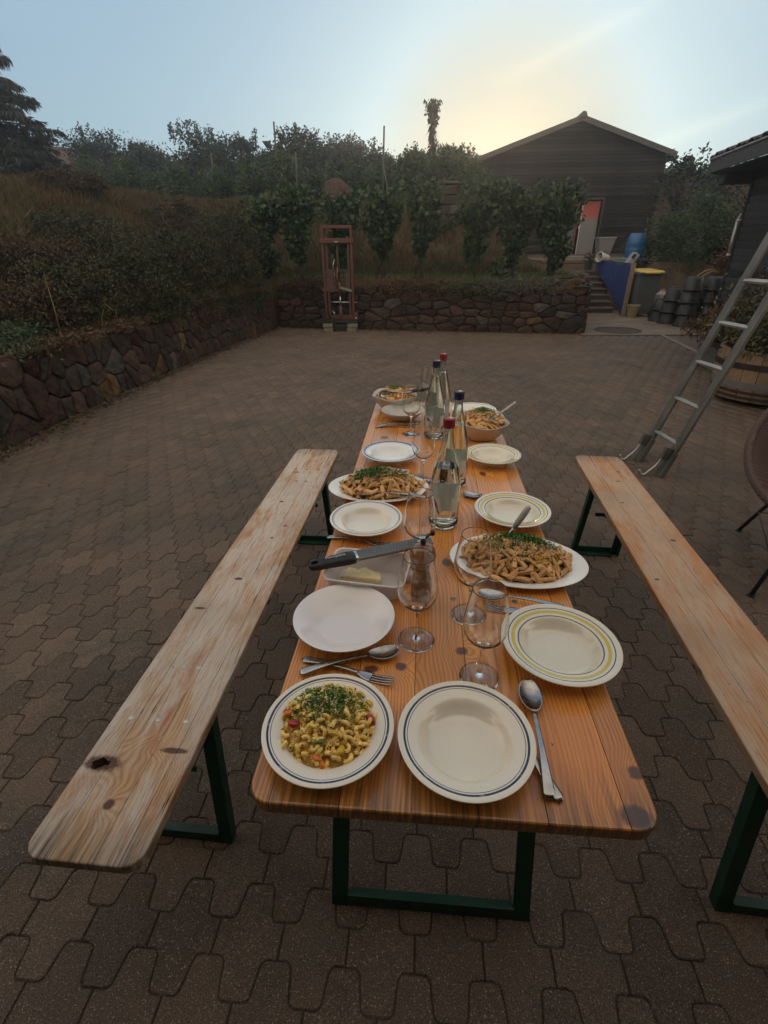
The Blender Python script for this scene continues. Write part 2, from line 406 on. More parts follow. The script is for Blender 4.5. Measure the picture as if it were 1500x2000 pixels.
# concrete edging strip divides the pavers from the apron by the shed
camxy = np.array([-.0576, -.4149])
def vis(c):
    d = Vector((c[0], c[1], 0))-cam.matrix_world.translation; z = d.dot(_f)
    if z < .05: return False
    px = 750+942*d.dot(_rt)/z; py = 1000-942*d.dot(_up)/z
    return -70 < px < 1570 and py < 2090
cells.sort(key=lambda c: (not vis(c), (c[0]-camxy[0])**2+(c[1]-camxy[1])**2))
for c in cells[:300]:
    o = link('paver', paver_me, court, (c[0], c[1], random.uniform(-.0012,.0012)), (random.gauss(0,.004),random.gauss(0,.004),random.gauss(0,.004)))
    o['tone'] = random.random()
rest = np.array([c for c in cells[300:] if c[1] > -1.4]); nr = len(rest)
tz = rng.normal(0, .0012, nr); tx = rng.normal(0, .005, nr); ty = rng.normal(0, .005, nr)
VV = pvn[None]+np.concatenate([rest, tz[:,None]], 1)[:,None,:]
VV[:,:,2] += pvn[None,:,1]*tx[:,None]+pvn[None,:,0]*ty[:,None]
quads = np.array([f for f in pf]); FF = (quads[None]+(np.arange(nr)*len(pv))[:,None,None]).reshape(-1,4)
shade = np.repeat(rng.uniform(0,1,nr), len(pf))
t = paver_m
rp = link('paver_field', np_mesh('paver_field', VV.reshape(-1,3), FF, paver_m, tones=shade), court); rp['kind'] = 'stuff'; rp['tone'] = .5
pa = paver_me.attributes.new('shade', 'FLOAT', 'FACE'); pa.data.foreach_set('value', np.full(len(pf), .5, np.float32))

# ---- concrete apron (slab) with manhole
conc = simple('worn concrete', (.20,.155,.12), (.145,.115,.092), scale=2.2, rough=.8, bump=.35, bscale=45, dirt=.6, dirtcol=(.09,.07,.055), spec=.3)
conc2 = simple('darker concrete', (.13,.10,.08), (.095,.075,.062), scale=1.8, rough=.85, bump=.35, bscale=50, dirt=.5, spec=.3)
apron = tag(MB().prism([(3.0,9.74),(4.49,9.78),(5.9,9.85),(7.0,10.3),(7.2,14.0),(3.9,14.0),(3.9,13.3),(3.02,9.92)], -.03, .012).obj('concrete_apron', conc), kind='structure')
tag(MB().prism([(4.55,9.70),(4.33,7.55),(3.66,4.6),(3.46,3.0),(3.3,-1.5),(7.3,-1.5),(7.3,9.80),(5.9,9.77)], -.03, .002).obj('concrete_strip', conc2), kind='structure')
tag(MB().beam((4.515,9.77,.0),(4.29,7.5,.0),.05,.034).obj('edging_strip', simple('pale edging', (.25,.21,.17), rough=.8)), kind='structure')
rust = simple('rusted iron', (.075,.04,.028), (.04,.025,.02), scale=14, rough=.8, bump=.4)
mh = thing('manhole_cover', 'round brown iron manhole cover set in the concrete apron before the steps', 'manhole', (3.87,10.34,.012))
MB().lathe([(0,.004),(.20,.004),(.22,.006),(.40,.006),(.41,0)], 40).obj('cover', rust, mh, True, angle=30)
MB().lathe([(.415,0),(.415,.01),(.45,.01),(.455,0)], 40).obj('rim', rust, mh)

# ---- stone walls: irregular cells
stone_cols = [((.068,.036,.026),(.034,.020,.016)), ((.062,.042,.031),(.034,.025,.019)), ((.058,.044,.034),(.030,.024,.019)), ((.084,.049,.035),(.045,.029,.022)), ((.13,.082,.036),(.06,.04,.022)), ((.105,.088,.072),(.05,.044,.038))]
stone_m = [simple('sandstone '+k, a, b, scale=9, rough=.9, bump=1.0, bscale=26, bdist=.03, dirt=.5, dirtcol=(.028,.024,.02), spec=.22, tone=.28)
           for k, (a,b) in zip(('red','brown','grey','rose','ochre','pale'), stone_cols)]
mortar = simple('dark wall mortar', (.050,.036,.027), (.022,.018,.014), scale=20, rough=.95, bump=.5, spec=.1)
def clip(poly, p, n):
    out = []; k = len(poly)
    for a in range(k):
        A, B = poly[a], poly[(a+1)%k]
        da = (A[0]-p[0])*n[0]+(A[1]-p[1])*n[1]; db = (B[0]-p[0])*n[0]+(B[1]-p[1])*n[1]
        if da <= 0: out.append(A)
        if (da < 0 < db) or (db < 0 < da):
            s = da/(da-db); out.append((A[0]+(B[0]-A[0])*s, A[1]+(B[1]-A[1])*s))
    return out
def stone_cells(length, height, cw, ch, g, gap=.009, jit=.42, merge=.0, topjit=.04):
    rows = max(1, round(height/ch)); pts = []
    for r in range(rows):
        n = max(1, round(length/(cw*g.uniform(.85,1.15)))); off = g.uniform(0,1)
        for q in range(n+1):
            pts.append(((q+off-.5+g.uniform(-jit,jit))*length/n, (r+.5+g.uniform(-jit,jit)*.5)*height/rows))
    pts = [p for p in pts if g.random() > .13]
    out = []; asp = cw/ch
    for a, p in enumerate(pts):
        ht = height+g.uniform(-topjit, topjit)
        poly = [(p[0]-cw*1.6,0),(p[0]+cw*1.6,0),(p[0]+cw*1.6,ht),(p[0]-cw*1.6,ht)]
        poly = clip(poly, (0,0), (-1,0)); poly = clip(poly, (length,0), (1,0))
        for b, q in enumerate(pts):
            if a == b or abs(q[0]-p[0]) > cw*3.2: continue
            dx, dy = q[0]-p[0], (q[1]-p[1])*asp*asp   # anisotropic bisector
            m = ((p[0]+q[0])/2, (p[1]+q[1])/2); l = math.hypot(dx, dy)
            if l < 1e-6: continue
            nrm = (dx/l, dy/l); poly = clip(poly, (m[0]-nrm[0]*gap, m[1]-nrm[1]*gap), nrm)
            if len(poly) < 3: break
        if len(poly) < 3: continue
        ar = abs(sum(poly[k-1][0]*poly[k][1]-poly[k][0]*poly[k-1][1] for k in range(len(poly))))/2
        if ar < .0022: continue
        r = []                                         # chaikin rounding
        for k in range(len(poly)):
            A, B = poly[k], poly[(k+1)%len(poly)]
            r += [(A[0]*.87+B[0]*.13, A[1]*.87+B[1]*.13), (A[0]*.13+B[0]*.87, A[1]*.13+B[1]*.87)]
        cl = []
        for q in r:
            if not cl or math.dist(q, cl[-1]) > .006: cl.append(q)
        out.append(cl)
    return out
def build_wall(name, label, length, height, fn, cw, ch, seed, depth=.06, bul=.020, weights=(3,4,3,2,.25,.3), topjit=.04, gap=.0065, thick=.3, special=None):
    """fn(u, w, d) -> world point, d outward"""
    g = np.random.default_rng(seed)
    P0 = fn(0,0,0); th = thing(name, label, 'wall', tuple(P0))
    bk = MB(); k = max(2, int(length/.5))
    for a in range(k):
        u0, u1 = length*a/k, length*(a+1)/k
        for (wa, da, wb, db) in ((0,-.03,height-.02,-.03),(height-.02,-.03,height-.02,-thick)):
            bk.quad(*[fn(u,w,d)-P0 for u,w,d in ((u0,wa,da),(u1,wa,da),(u1,wb,db),(u0,wb,db))])
    bk.obj('mortar', mortar, th)
    w = np.array(weights, float); w /= w.sum()
    for poly in stone_cells(length, height, cw, ch, g, gap, topjit=topjit):
        cu = sum(p[0] for p in poly)/len(poly); cw_ = sum(p[1] for p in poly)/len(poly); n = len(poly)
        c0 = fn(cu, cw_, 0); pr = g.uniform(-.5,1)*bul*.6; tl = g.normal(0,.05,2); vs = []; q = []
        def pt(p, s, d):
            u = cu+(p[0]-cu)*s; v = cw_+(p[1]-cw_)*s
            return fn(u, v, d+pr+(u-cu)*tl[0]+(v-cw_)*tl[1])-c0
        for s, d in ((1.0,-depth),(1.0,-.004),(.93,bul*.55),(.62,bul*.85)):
            for p in poly: vs.append(pt(p, s, d+(g.normal(0,.0055) if d > -.02 else 0)))
        vs.append(pt((cu,cw_), 1, bul+g.uniform(-.004,.006)))
        for ring in range(3):
            for a in range(n): b = (a+1)%n; q.append((ring*n+a, ring*n+b, (ring+1)*n+b, (ring+1)*n+a))
        for a in range(n): q.append((3*n+a, 3*n+(a+1)%n, 4*n))
        mb = MB(); mb.add(vs, q); mi = int(g.choice(len(stone_m), p=w))
        if special is not None:
            s2 = special(cu, cw_)
            if s2 is not None: mi = s2
        o = mb.obj('stone', stone_m[mi], th, loc=tuple(c0-P0), smooth=True, angle=50); o['tone'] = float(g.random())
    return th
# left wall follows the yard edge
ys = np.linspace(.8, 10.72, 60); xs = wallx(ys); seg = np.concatenate([[0], np.cumsum(np.hypot(np.diff(xs), np.diff(ys)))])
def left_fn(u, w, d):
    y = np.interp(u, seg, ys); x = np.interp(u, seg, xs)
    return Vector((x+d-.10*w, y, w))
build_wall('retaining_wall', 'low dark sandstone retaining wall of upright irregular blocks along the left side of the yard', seg[-1], .64, left_fn, .185, .195, 3,
           special=lambda u, w: (4 if (3.95 < u < 4.25 and w < .3) else (5 if (3.80 < u < 3.95 and .2 < w < .45) else None)))
tag(MB().beam((-3.70,.8,.665),(-3.79,5.35,.70),.05,.035).obj('wall_edging', simple('reddish edging timber', (.10,.045,.028), rough=.9, bump=.3)), 'thin reddish timber edging lying on top of the left stone wall', 'edging')
bx0, bx1 = -3.24, 3.08; bang = math.atan2(float(backy(bx1)-backy(bx0)), bx1-bx0); blen = math.hypot(bx1-bx0, float(backy(bx1)-backy(bx0)))
def back_fn(u, w, d):
    x = bx0+u*math.cos(bang); return Vector((x, float(backy(x))-d+.05*w, w))
build_wall('garden_wall', 'sandstone terrace wall across the back of the yard, below the row of vines', blen, .84, back_fn, .28, .150, 5, bul=.018, weights=(2,4,3,3,.3,.3), topjit=.05, special=None)
rlen = 3.7
def ret_fn(u, w, d):
    return Vector((3.08+.9/3.5*u+d, 9.93+u*.966, w))
build_wall('side_wall', 'short stone wall end running back from the terrace corner beside the steps', rlen, .86, ret_fn, .28, .16, 9, weights=(2,4,3,3,.3,.6), thick=.35)
# rough cap stones lying on the wall corner
g = np.random.default_rng(12)
def rock(name, r, seed, mat, flat=.6, parent=None, loc=(0,0,0), rotz=0, sub=2):
    bm = bmesh.new(); bmesh.ops.create_icosphere(bm, subdivisions=sub, radius=1); q = np.random.default_rng(seed)
    dirs = q.normal(size=(7,3)); dirs /= np.linalg.norm(dirs, axis=1, keepdims=True); off = q.uniform(.62,.9,7)
    for v in bm.verts:
        p = v.co
        for d, f in zip(dirs, off):
            k = p.dot(Vector(d))
            if k > f: p = p-Vector(d)*(k-f)*.85
        v.co = Vector((p.x*r[0], p.y*r[1], p.z*r[2]*flat))+Vector(q.normal(0,.02,3)*min(r))
    me = bpy.data.meshes.new(name); bm.to_mesh(me); bm.free(); me.materials.append(mat)
    me.polygons.foreach_set('use_smooth', [True]*len(me.polygons)); me.set_sharp_from_angle(angle=R(38))
    return link(name, me, parent, loc, (0,0,rotz))
cap = thing('cap_stones', 'heap of rough pale rubble stones capping the terrace corner by the steps', 'stones', (3.0,10.2,.86))
for k in range(26):
    yy = g.uniform(-.25,2.3); xx = .26*yy+g.uniform(-.5,.08)*(1 if yy > .1 else 1.4)
    o = rock('stone', (g.uniform(.07,.17),g.uniform(.06,.13),g.uniform(.05,.09)), 100+k, stone_m[int(g.choice([1,3,5]))], .8, cap, (xx,yy,g.uniform(.0,.10)+.03), g.uniform(0,3)); o['tone'] = float(g.uniform(.5,1))

# ---- steps up to the terrace
st = thing('garden_steps', 'seven shallow concrete steps climbing to the barn terrace between wall and blue panel', 'steps', (4.35,13.35,0))
stepm = simple('step tread', (.115,.09,.07), (.08,.065,.052), scale=5, rough=.85, bump=.4, dirt=.5)
for k in range(7):
    y0 = k*.285; w = .43
    mb = MB(); mb.box((0, y0+.155, .133*(k+1)-.022), (w*2, .33, .044)); mb.box((0, y0+.17, .133*(k+1)/2-.022), (w*2-.02, .29, .133*(k+1)-.044))
    mb.obj('step', stepm, st, bevel=.006)
tag(MB().box((4.3,15.9,.915),(1.4,1.3,.05)).obj('terrace_landing', conc2), kind='structure')
terr = tag(MB().prism([(3.4,16.2),(9.2,16.2),(9.6,22.3),(2.2,22.3)], 1.10, 1.168).obj('terrace', conc2), kind='structure')

# ---- concrete retaining wall of the terrace
cw_m = simple('stained render', (.165,.125,.09), (.11,.085,.065), scale=1.6, rough=.9, bump=.35, bscale=30, dirt=.7, dirtcol=(.055,.042,.033), spec=.2)
rw = thing('concrete_wall', 'stained beige concrete wall holding up the terrace behind the bin and pots', 'wall', (4.8,14.1,0))
MB().box((1.15,0,.575),(2.3,.18,1.15)).obj('wall_panel', cw_m, rw, bevel=.01)
MB().beam((2.3,0,.55),(2.62,-1.2,.50),.18,1.10,(0,0,1)).obj('wall_panel', cw_m, rw, bevel=.01)
MB().add([(2.55,-1.12,0),(2.75,-1.12,0),(2.30,-3.7,0),(2.12,-3.7,0),(2.55,-1.12,1.1),(2.75,-1.12,1.1),(2.30,-3.7,.55),(2.12,-3.7,.55)], [(0,3,2,1),(4,5,6,7),(0,1,5,4),(1,2,6,5),(2,3,7,6),(3,0,4,7)]).obj('wall_panel', cw_m, rw, bevel=.01)

# ================================================================= BARN
bar_m = simple('weathered barn board', (.044,.038,.038), (.021,.019,.020), scale=3, rough=.85, bump=.5, bscale=30, stretch=(.3,1,3), tone=.55, spec=.25)
BY, BZ = 22.5, 1.15
barn = thing('barn', 'dark timber barn with low gable roof and horizontal boards behind the terrace', 'barn', (5.42,BY,BZ))
HW, EH, RH = 3.38, 3.335, 4.42      # half width, eaves, ridge above ground
def gable_half(z): return HW if z < EH else HW*(RH-z)/(RH-EH)
# wall core behind boards with door opening
DX0, DX1, DH = .18, 1.31, 1.98
core = MB()
for x0, x1, z0, z1 in ((-HW,DX0,0,EH),(DX1,HW,0,EH),(DX0,DX1,DH,EH)): core.box(((x0+x1)/2,.12,(z0+z1)/2),(x1-x0,.16,z1-z0))
core.add([(-HW,.04,EH),(HW,.04,EH),(0,.04,RH),(-HW,.2,EH),(HW,.2,EH),(0,.2,RH)], [(0,1,2),(5,4,3),(0,3,4,1),(1,4,5,2),(2,5,3,0)])
for s in (-1,1): core.box((s*(HW-.1),4.6,EH/2),(.2,8.8,EH))
core.box((0,9.0,EH/2),(HW*2-.4,.2,EH))
core.obj('wall', bar_m, barn)
bh = .118; k = 0; z = .10
while z < RH-.06:
    hw = gable_half(z+bh/2)-.01
    segs = [(-hw, hw)] if z > DH+.02 else [(-hw, DX0-.07),(DX1+.07, hw)]
    for a, b in segs:
        if b-a > .2:
            o = MB().box(((a+b)/2,0,0),(b-a,.030,bh*.90),(.24,0,0)).obj('board', bar_m, barn, loc=(0,.005+random.uniform(-.004,.004),z+bh/2)); o['tone'] = random.random()
    z += bh
MB().box((0,-.03,.05),(HW*2,.16,.12)).obj('plinth', conc2, barn)
roof_m = simple('dark roof sheet', (.055,.048,.045), (.038,.034,.034), scale=2, rough=.7, bump=.3)
verge_m = simple('grey verge board', (.060,.055,.052), (.045,.042,.04), scale=3, rough=.7)
for s in (-1,1):
    rf = MB(); a = Vector((0,0,RH+.07)); sl = (RH-EH)/HW; b = Vector((s*(HW+.22),0,RH+.07-(HW+.22)*sl))
    for (p, q) in ((a,b),):
        rf.add([(p.x,-.28,p.z),(q.x,-.28,q.z),(q.x,9.3,q.z),(p.x,9.3,p.z),(p.x,-.28,p.z-.09),(q.x,-.28,q.z-.09),(q.x,9.3,q.z-.09),(p.x,9.3,p.z-.09)],
               [(0,1,2,3),(4,7,6,5),(0,4,5,1),(1,5,6,2),(2,6,7,3),(3,7,4,0)])
    o = rf.obj('roof', roof_m, barn)
    MB().beam((s*.02,-.30,RH+.045),(s*(HW+.20),-.30,RH+.045-(HW+.18)*sl),.045,.17,(0,0,1)).obj('verge_board', verge_m, barn)
    if s > 0: MB().tube([(HW+.24,-.3,RH-.02-(HW+.22)*sl),(HW+.24,9,RH-.02-(HW+.22)*sl)], .06, 8).obj('gutter', roof_m, barn, True)
MB().add([(-.22,-.36,RH+.02),(.16,-.36,RH+.07),(.10,-.36,RH+.22),(-.02,-.36,RH+.24),(-.22,4,RH+.02),(.16,4,RH+.07),(.10,4,RH+.2),(-.02,4,RH+.22)], [(0,3,2,1),(4,5,6,7),(0,1,5,4),(1,2,6,5),(2,3,7,6),(3,0,4,7)]).obj('ridge_cap', roof_m, barn, bevel=.02)
# door
fr = simple('grey door frame', (.16,.15,.145), rough=.6)
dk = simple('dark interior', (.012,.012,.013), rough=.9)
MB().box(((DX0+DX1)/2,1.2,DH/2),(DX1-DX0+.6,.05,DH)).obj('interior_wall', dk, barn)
f = MB()
f.box((DX0-.03,-.02,DH/2),(.06,.12,DH)); f.box((DX1+.03,-.02,DH/2),(.06,.12,DH)); f.box(((DX0+DX1)/2,-.02,DH+.03),(DX1-DX0+.12,.12,.06))
f.obj('door_frame', simple('dark door frame', (.035,.028,.026), rough=.6), barn)
dr = link('door', None, barn, (0,0,0))
tt = NT('ribbed door curtain'); sx = tt.sep(); wv = tt.m('SINE', tt.m('MULTIPLY', sx[0], 95))
up_ = tt.mr(sx[2], 1.30, 1.42); col = tt.mix(up_, tt.mix(tt.mr(wv,-1,1), (.13,.128,.125), (.19,.185,.18)), tt.mix(tt.mr(sx[2],1.4,1.95), (.33,.06,.045), (.26,.055,.035)))
curt = tt.bsdf(col, .6, normal=tt.bump(wv,.4,.01))
MB().box((.93,.06,.99),(.66,.03,1.90)).obj('door_leaf', curt, dr)
MB().box((.595,.04,.99),(.035,.06,1.94)).obj('door_stile', simple('white door edge', (.42,.41,.40), rough=.5), dr)
MB().box((.33,.10,.99),(.28,.02,1.86)).obj('glass_pane', simple('grey pane', (.12,.125,.13), rough=.2), dr)
MB().box((.465,.07,.99),(.05,.05,1.92)).obj('door_jamb', simple('red jamb', (.16,.03,.022), rough=.5), dr)
MB().box((.33,.085,1.80),(.28,.02,.20)).obj('top_pane', simple('red pane', (.36,.06,.045), rough=.4), dr)
MB().box((.55,-.01,1.05),(.035,.08,.10)).obj('door_handle', simple('white handle', (.6,.6,.58), rough=.4), dr)
MB().box((.63,-.1,.035),(1.05,.22,.05)).obj('door_step', simple('pale step', (.30,.28,.26), rough=.8), barn)

# ================================================================= SHED on the right
sd = Vector((math.sin(R(6.5)), math.cos(R(6.5)),0))        # wall direction, away from the camera
c0 = Vector((5.40, 9.80, 0)); en = Vector((sd.y, -sd.x, 0))   # en points right, into the shed
shed = thing('shed', 'dark blue-grey board shed with tiled roof at the right edge of the yard', 'shed', tuple(c0), -R(6.5))
SH, SL, SW = 2.62, 7.0, 5.0       # local frame: wall runs from (0,0) to (0,-SL), inside is +x
shed_m = simple('dark blue grey board', (.042,.044,.052), (.026,.028,.035), scale=2.5, rough=.68, bump=.6, bscale=26, stretch=(1,.25,3), tone=.4, spec=.4)
MB().box((SW/2+.04,-SL/2,SH/2),(SW,SL-.06,SH)).obj('wall', shed_m, shed)
z = .02
k = 0
while z < SH-.02:
    h = .112*random.uniform(.9,1.1)
    o = MB().box((0,-SL/2,0),(.028,SL+.02,h*.95),(0,-.17,0)).obj('board', shed_m, shed, loc=(.005+random.uniform(-.006,.006),random.uniform(-.02,.02),z+h/2)); o['tone'] = random.random(); o.rotation_euler = (random.gauss(0,.0015),0,random.gauss(0,.001))
    o2 = MB().box((SW/2,0,0),(SW,.028,h*.95),(.17,0,0)).obj('board', shed_m, shed, loc=(.02,.0,z+h/2)); o2['tone'] = random.random()
    z += h
MB().box((.0,.02,SH/2),(.07,.06,SH)).obj('corner_post', shed_m, shed)
eave_m = simple('dark eave board', (.04,.04,.045), rough=.7); soff = simple('soffit', (.05,.048,.048), rough=.8)
pitch = R(20); ov = .62
zE = 2.78
rf = MB(); xr = SW/2; zt = zE+(xr+ov)*math.tan(pitch)
for (xa,za,xb,zb) in ((-ov,zE,xr,zt),(xr,zt,SW+ov,zE)):
    rf.add([(xa,.35,za),(xb,.35,zb),(xb,-SL-.3,zb),(xa,-SL-.3,za),(xa,.35,za-.05),(xb,.35,zb-.05),(xb,-SL-.3,zb-.05),(xa,-SL-.3,za-.05)], [(0,3,2,1),(4,5,6,7),(0,1,5,4),(1,2,6,5),(2,3,7,6),(3,0,4,7)])
rf.obj('roof_deck', eave_m, shed)
MB().box((-ov-.015,-SL/2+.02,zE-.07),(.03,SL+.68,.19)).obj('fascia', eave_m, shed)
MB().tube([(-ov-.03,.36,zE+.035),(-ov-.03,-SL,zE+.035)], .022, 8).obj('gutter_edge', simple('grey metal edge', (.30,.30,.31), rough=.35, metal=.7), shed, True)
MB().box((-ov/2+.03,-SL/2,zE-.17),(ov,SL+.6,.02)).obj('soffit', soff, shed)
MB().box((-ov/2+.08,.20,zE-.25),(ov-.16,.26,.18)).obj('eave_box', soff, shed, bevel=.02)
tile_m = simple('dark clay tile', (.075,.05,.042), (.05,.036,.032), scale=6, rough=.8, bump=.4, tone=.35)
tm = MB(); prof = []
for q in range(7): a = PI*q/6; prof.append((math.cos(a)*.10, math.sin(a)*.055))
tl = MB(); n = len(prof)
vs = [(-.17, x, z_+.02) for x, z_ in prof]+[(.17, x*.9, z_-.0) for x, z_ in prof]; vs += [(x_, y_, z_-.018) for x_, y_, z_ in vs]
fs = [(a,a+1,n+a+1,n+a) for a in range(n-1)]+[(2*n+a,3*n+a,3*n+a+1,2*n+a+1) for a in range(n-1)]+[(a,2*n+a,2*n+a+1,a+1) for a in range(n-1)]+[(n+a,n+a+1,3*n+a+1,3*n+a) for a in range(n-1)]
tl.add(vs, fs); tile_me = tl.mesh('roof_tile', tile_m, True)
for row in range(7):
    for q in range(34):
        o = link('roof_tile', tile_me, shed, (-ov+.13+row*.30, .30-q*.205, zE+.03+(.13+row*.30)*math.tan(pitch)+(.02 if q%2 else 0)), (random.gauss(0,.01),-pitch,random.gauss(0,.015))); o['tone'] = random.random()
# loose downpipe fixed on the far corner
dp = thing('downpipe', 'bent grey metal downpipe strapped to the far corner of the shed', 'pipe', tuple(c0+Vector((-.02,.05,1.35))))
MB().tube([(-.02,.0,0),(-.03,.02,.25),(-.02,.04,.52),(.03,.06,.64)], .035, 10).obj('pipe', simple('zinc', (.34,.34,.35), rough=.4, metal=.6), dp, True)
for q in (.02,.55): MB().lathe([(.036,-.015),(.045,-.015),(.045,.015),(.036,.015)], 12, (-.02,.01,q)).obj('strap', simple('strap metal', (.45,.45,.45), rough=.4), dp)
# low far building behind the bushes
fb = thing('far_building', 'long low reddish wall with a level top edge behind the right-hand bushes', 'building', (12.2,27,1.3))
MB().box((0,0,1.45),(6.2,3,2.9)).obj('wall', simple('dull red wall', (.06,.035,.03), rough=.9), fb)
MB().box((0,-.1,2.96),(6.5,3.4,.12)).obj('roof', roof_m, fb)
# small house on the hill far left
hm = thing('hill_house', 'cream gabled house with brown roof half hidden behind the conifer on the hill', 'house', (-26.3,37.5,4.2), R(-38))
w = MB(); w.box((0,3,.6),(3.6,6,2.4)); w.add([(-1.8,0,1.8),(1.8,0,1.8),(0,0,3.5),(-1.8,6,1.8),(1.8,6,1.8),(0,6,3.5)],[(0,1,2),(5,4,3),(0,3,4,1),(1,4,5,2),(2,5,3,0)])
w.obj('wall', simple('cream render', (.42,.37,.28), rough=.9), hm)
for s in (-1,1):
    MB().add([(0,-.35,3.62),(s*2.15,-.35,1.6),(s*2.15,6.3,1.6),(0,6.3,3.62),(0,-.35,3.47),(s*2.15,-.35,1.45),(s*2.15,6.3,1.45),(0,6.3,3.47)],[(0,1,2,3),(4,7,6,5),(0,4,5,1),(1,5,6,2),(2,6,7,3),(3,7,4,0)]).obj('roof', simple('brown roof', (.075,.042,.034), rough=.8), hm)
MB().box((.3,-.03,.9),(.6,.06,.8)).obj('window', simple('dark window', (.03,.03,.035), rough=.2), hm)
po = thing('utility_pole', 'leaning grey timber utility pole beside the conifer on the hill', 'pole', (-15.9,24.0,3.0))
MB().tube([(0,0,0),(-.35,0,1.6),(-.62,0,3.0)], [.11,.10,.085], 8).obj('pole', simple('grey pole', (.16,.15,.14), rough=.8), po, True)
MB().box((-.6,0,2.8),(.9,.07,.08)).obj('crossarm', simple('grey arm', (.12,.11,.10), rough=.8), po)
wr = MB(); wr.tube([(-16.4,24,5.7),(-13,25.5,5.35),(-9,27,5.25)], .008, 4); tag(wr.obj('overhead_wire', dk), 'thin overhead wire running from the leaning pole towards the trees', 'wire')
# ---- unseen house added behind the camera, its eave deepened to shade the near paving
hs = thing('unseen_house', 'unseen dark timber house added behind the camera position, its deep eave shading the near paving', 'house', (0,-3.0,0))
hb_m = simple('brown house boards', (.10,.065,.045), (.07,.045,.032), scale=3, rough=.8, bump=.3, tone=.2)
MB().box((1.0,-1.0,1.45),(15,2.0,2.9)).obj('wall', hb_m, hs)
MB().add([(-6.8,2.45,2.80),(8.8,2.45,2.80),(8.8,-2.5,4.4),(-6.8,-2.5,4.4),(-6.8,2.45,2.92),(8.8,2.45,2.92),(8.8,-2.5,4.52),(-6.8,-2.5,4.52)],[(0,3,2,1),(4,5,6,7),(0,1,5,4),(1,2,6,5),(2,3,7,6),(3,0,4,7)]).obj('roof', roof_m, hs)
MB().box((.4,.01,1.05),(1.0,.05,2.1)).obj('door', simple('house door', (.20,.18,.15), rough=.5), hs)
for x_ in (-2.6,3.6): MB().box((x_,.01,1.5),(1.3,.05,1.1)).obj('window', simple('house window glass', (.03,.03,.035), rough=.1), hs)
# ================================================================= PLANTS
bark = simple('dark bark', (.045,.034,.026), (.025,.02,.016), scale=8, rough=.95, bump=.6, spec=.1)
LM = dict(
 vine=leaf_mat('vine leaves', (.013,.026,.012), (.060,.095,.034), 2.5, .25),
 tree=leaf_mat('dark tree leaves', (.007,.012,.007), (.024,.034,.017), .6, .08),
 hedge=leaf_mat('hedge leaves', (.022,.036,.018), (.085,.12,.055), .9, .25),
 bush=leaf_mat('bank bush leaves', (.010,.013,.005), (.060,.055,.016), 1.6, .2),
 bush2=leaf_mat('bank bush dull leaves', (.014,.011,.005), (.070,.044,.018), 1.6, .2),
 conifer=leaf_mat('conifer needles', (.008,.012,.010), (.022,.030,.022), .8, .08),

 green=leaf_mat('green grass blades', (.035,.055,.016), (.11,.14,.045), .9, .3, .6),
 sage=leaf_mat('grey green leaves', (.05,.055,.04), (.15,.155,.11), 1.2, .2),
 autumn=leaf_mat('reddish leaves', (.05,.03,.018), (.14,.085,.045), 1.2, .2),
 pot=leaf_mat('planter leaves', (.02,.022,.010), (.11,.10,.05), 4, .2))
def grass_mat():
    t = NT('dry grass blades'); P = t.co.outputs['Object']; sh = t.attr('shade','GEOMETRY')
    c = t.mix(t.m('ADD', t.m('MULTIPLY', sh, .7), t.m('MULTIPLY', t.noise(P, 1.6, 3), .3)), (.035,.025,.013), (.135,.096,.050))
    g = t.mix(sh, (.030,.032,.012), (.095,.090,.036)); c = t.mix(t.mr(t.noise(P, .55, 4, .6), .46, .60), c, g)
    c = t.mix(t.mr(t.noise(P, .9, 4, .6), .60, .70, 0, .7), c, t.mix(sh, (.080,.043,.020), (.21,.12,.060)))
    return t.bsdf(c, .7, translucent=.2, spec=.2)
LM['grass'] = grass_mat()
def crown_points(n, r, g, clumps=26, spread=.26, hollow=.35, flat=1.0):
    """leaf positions in clumps spread through an ellipsoid"""
    c = rand_dirs(clumps, g)*(g.uniform(hollow, 1, clumps)**.6)[:,None]
    k = g.integers(0, clumps, n); p = c[k]+np.clip(g.normal(0, spread, (n,3)), -2.1*spread, 2.1*spread)*g.uniform(.5,1.3,clumps)[k][:,None]
    return p*np.array(r)[None]
def tree(name, label, cat, loc, mat, h, r, n, ls, seed, group=None, trunk=.12, crown_z=.62, clumps=26, spread=.26, lw=.55, limbs=5, parts=('trunk','crown'), extra=None):
    g = np.random.default_rng(seed); th = thing(name, label, cat, loc, g.uniform(0,6), group)
    tb = MB(); top = h*crown_z
    tb.tube([(0,0,-.3),(g.normal(0,.03)*h,g.normal(0,.03)*h,top*.5),(g.normal(0,.04)*h,g.normal(0,.04)*h,top)], [trunk,trunk*.75,trunk*.45], 8)
    for q in range(limbs):
        a = g.uniform(0,6.28); e = Vector((math.cos(a)*r[0]*.7, math.sin(a)*r[1]*.7, top+g.uniform(-.1,.5)*r[2]))
        tb.tube([(0,0,top*.55),(e.x*.4,e.y*.4,(top*.6+e.z)/2),tuple(e)], [trunk*.45,trunk*.28,trunk*.1], 6)
    tb.obj(parts[0], bark, th, True)
    P = crown_points(n, r, g, clumps, spread)
    if extra is not None: P = np.concatenate([P, extra(g)])
    P[:,2] += top
    P = P[P[:,2] > .05]
    link(parts[1], leaf_mesh(parts[1], P, ls, ls*lw, mat, g), th)
    return th

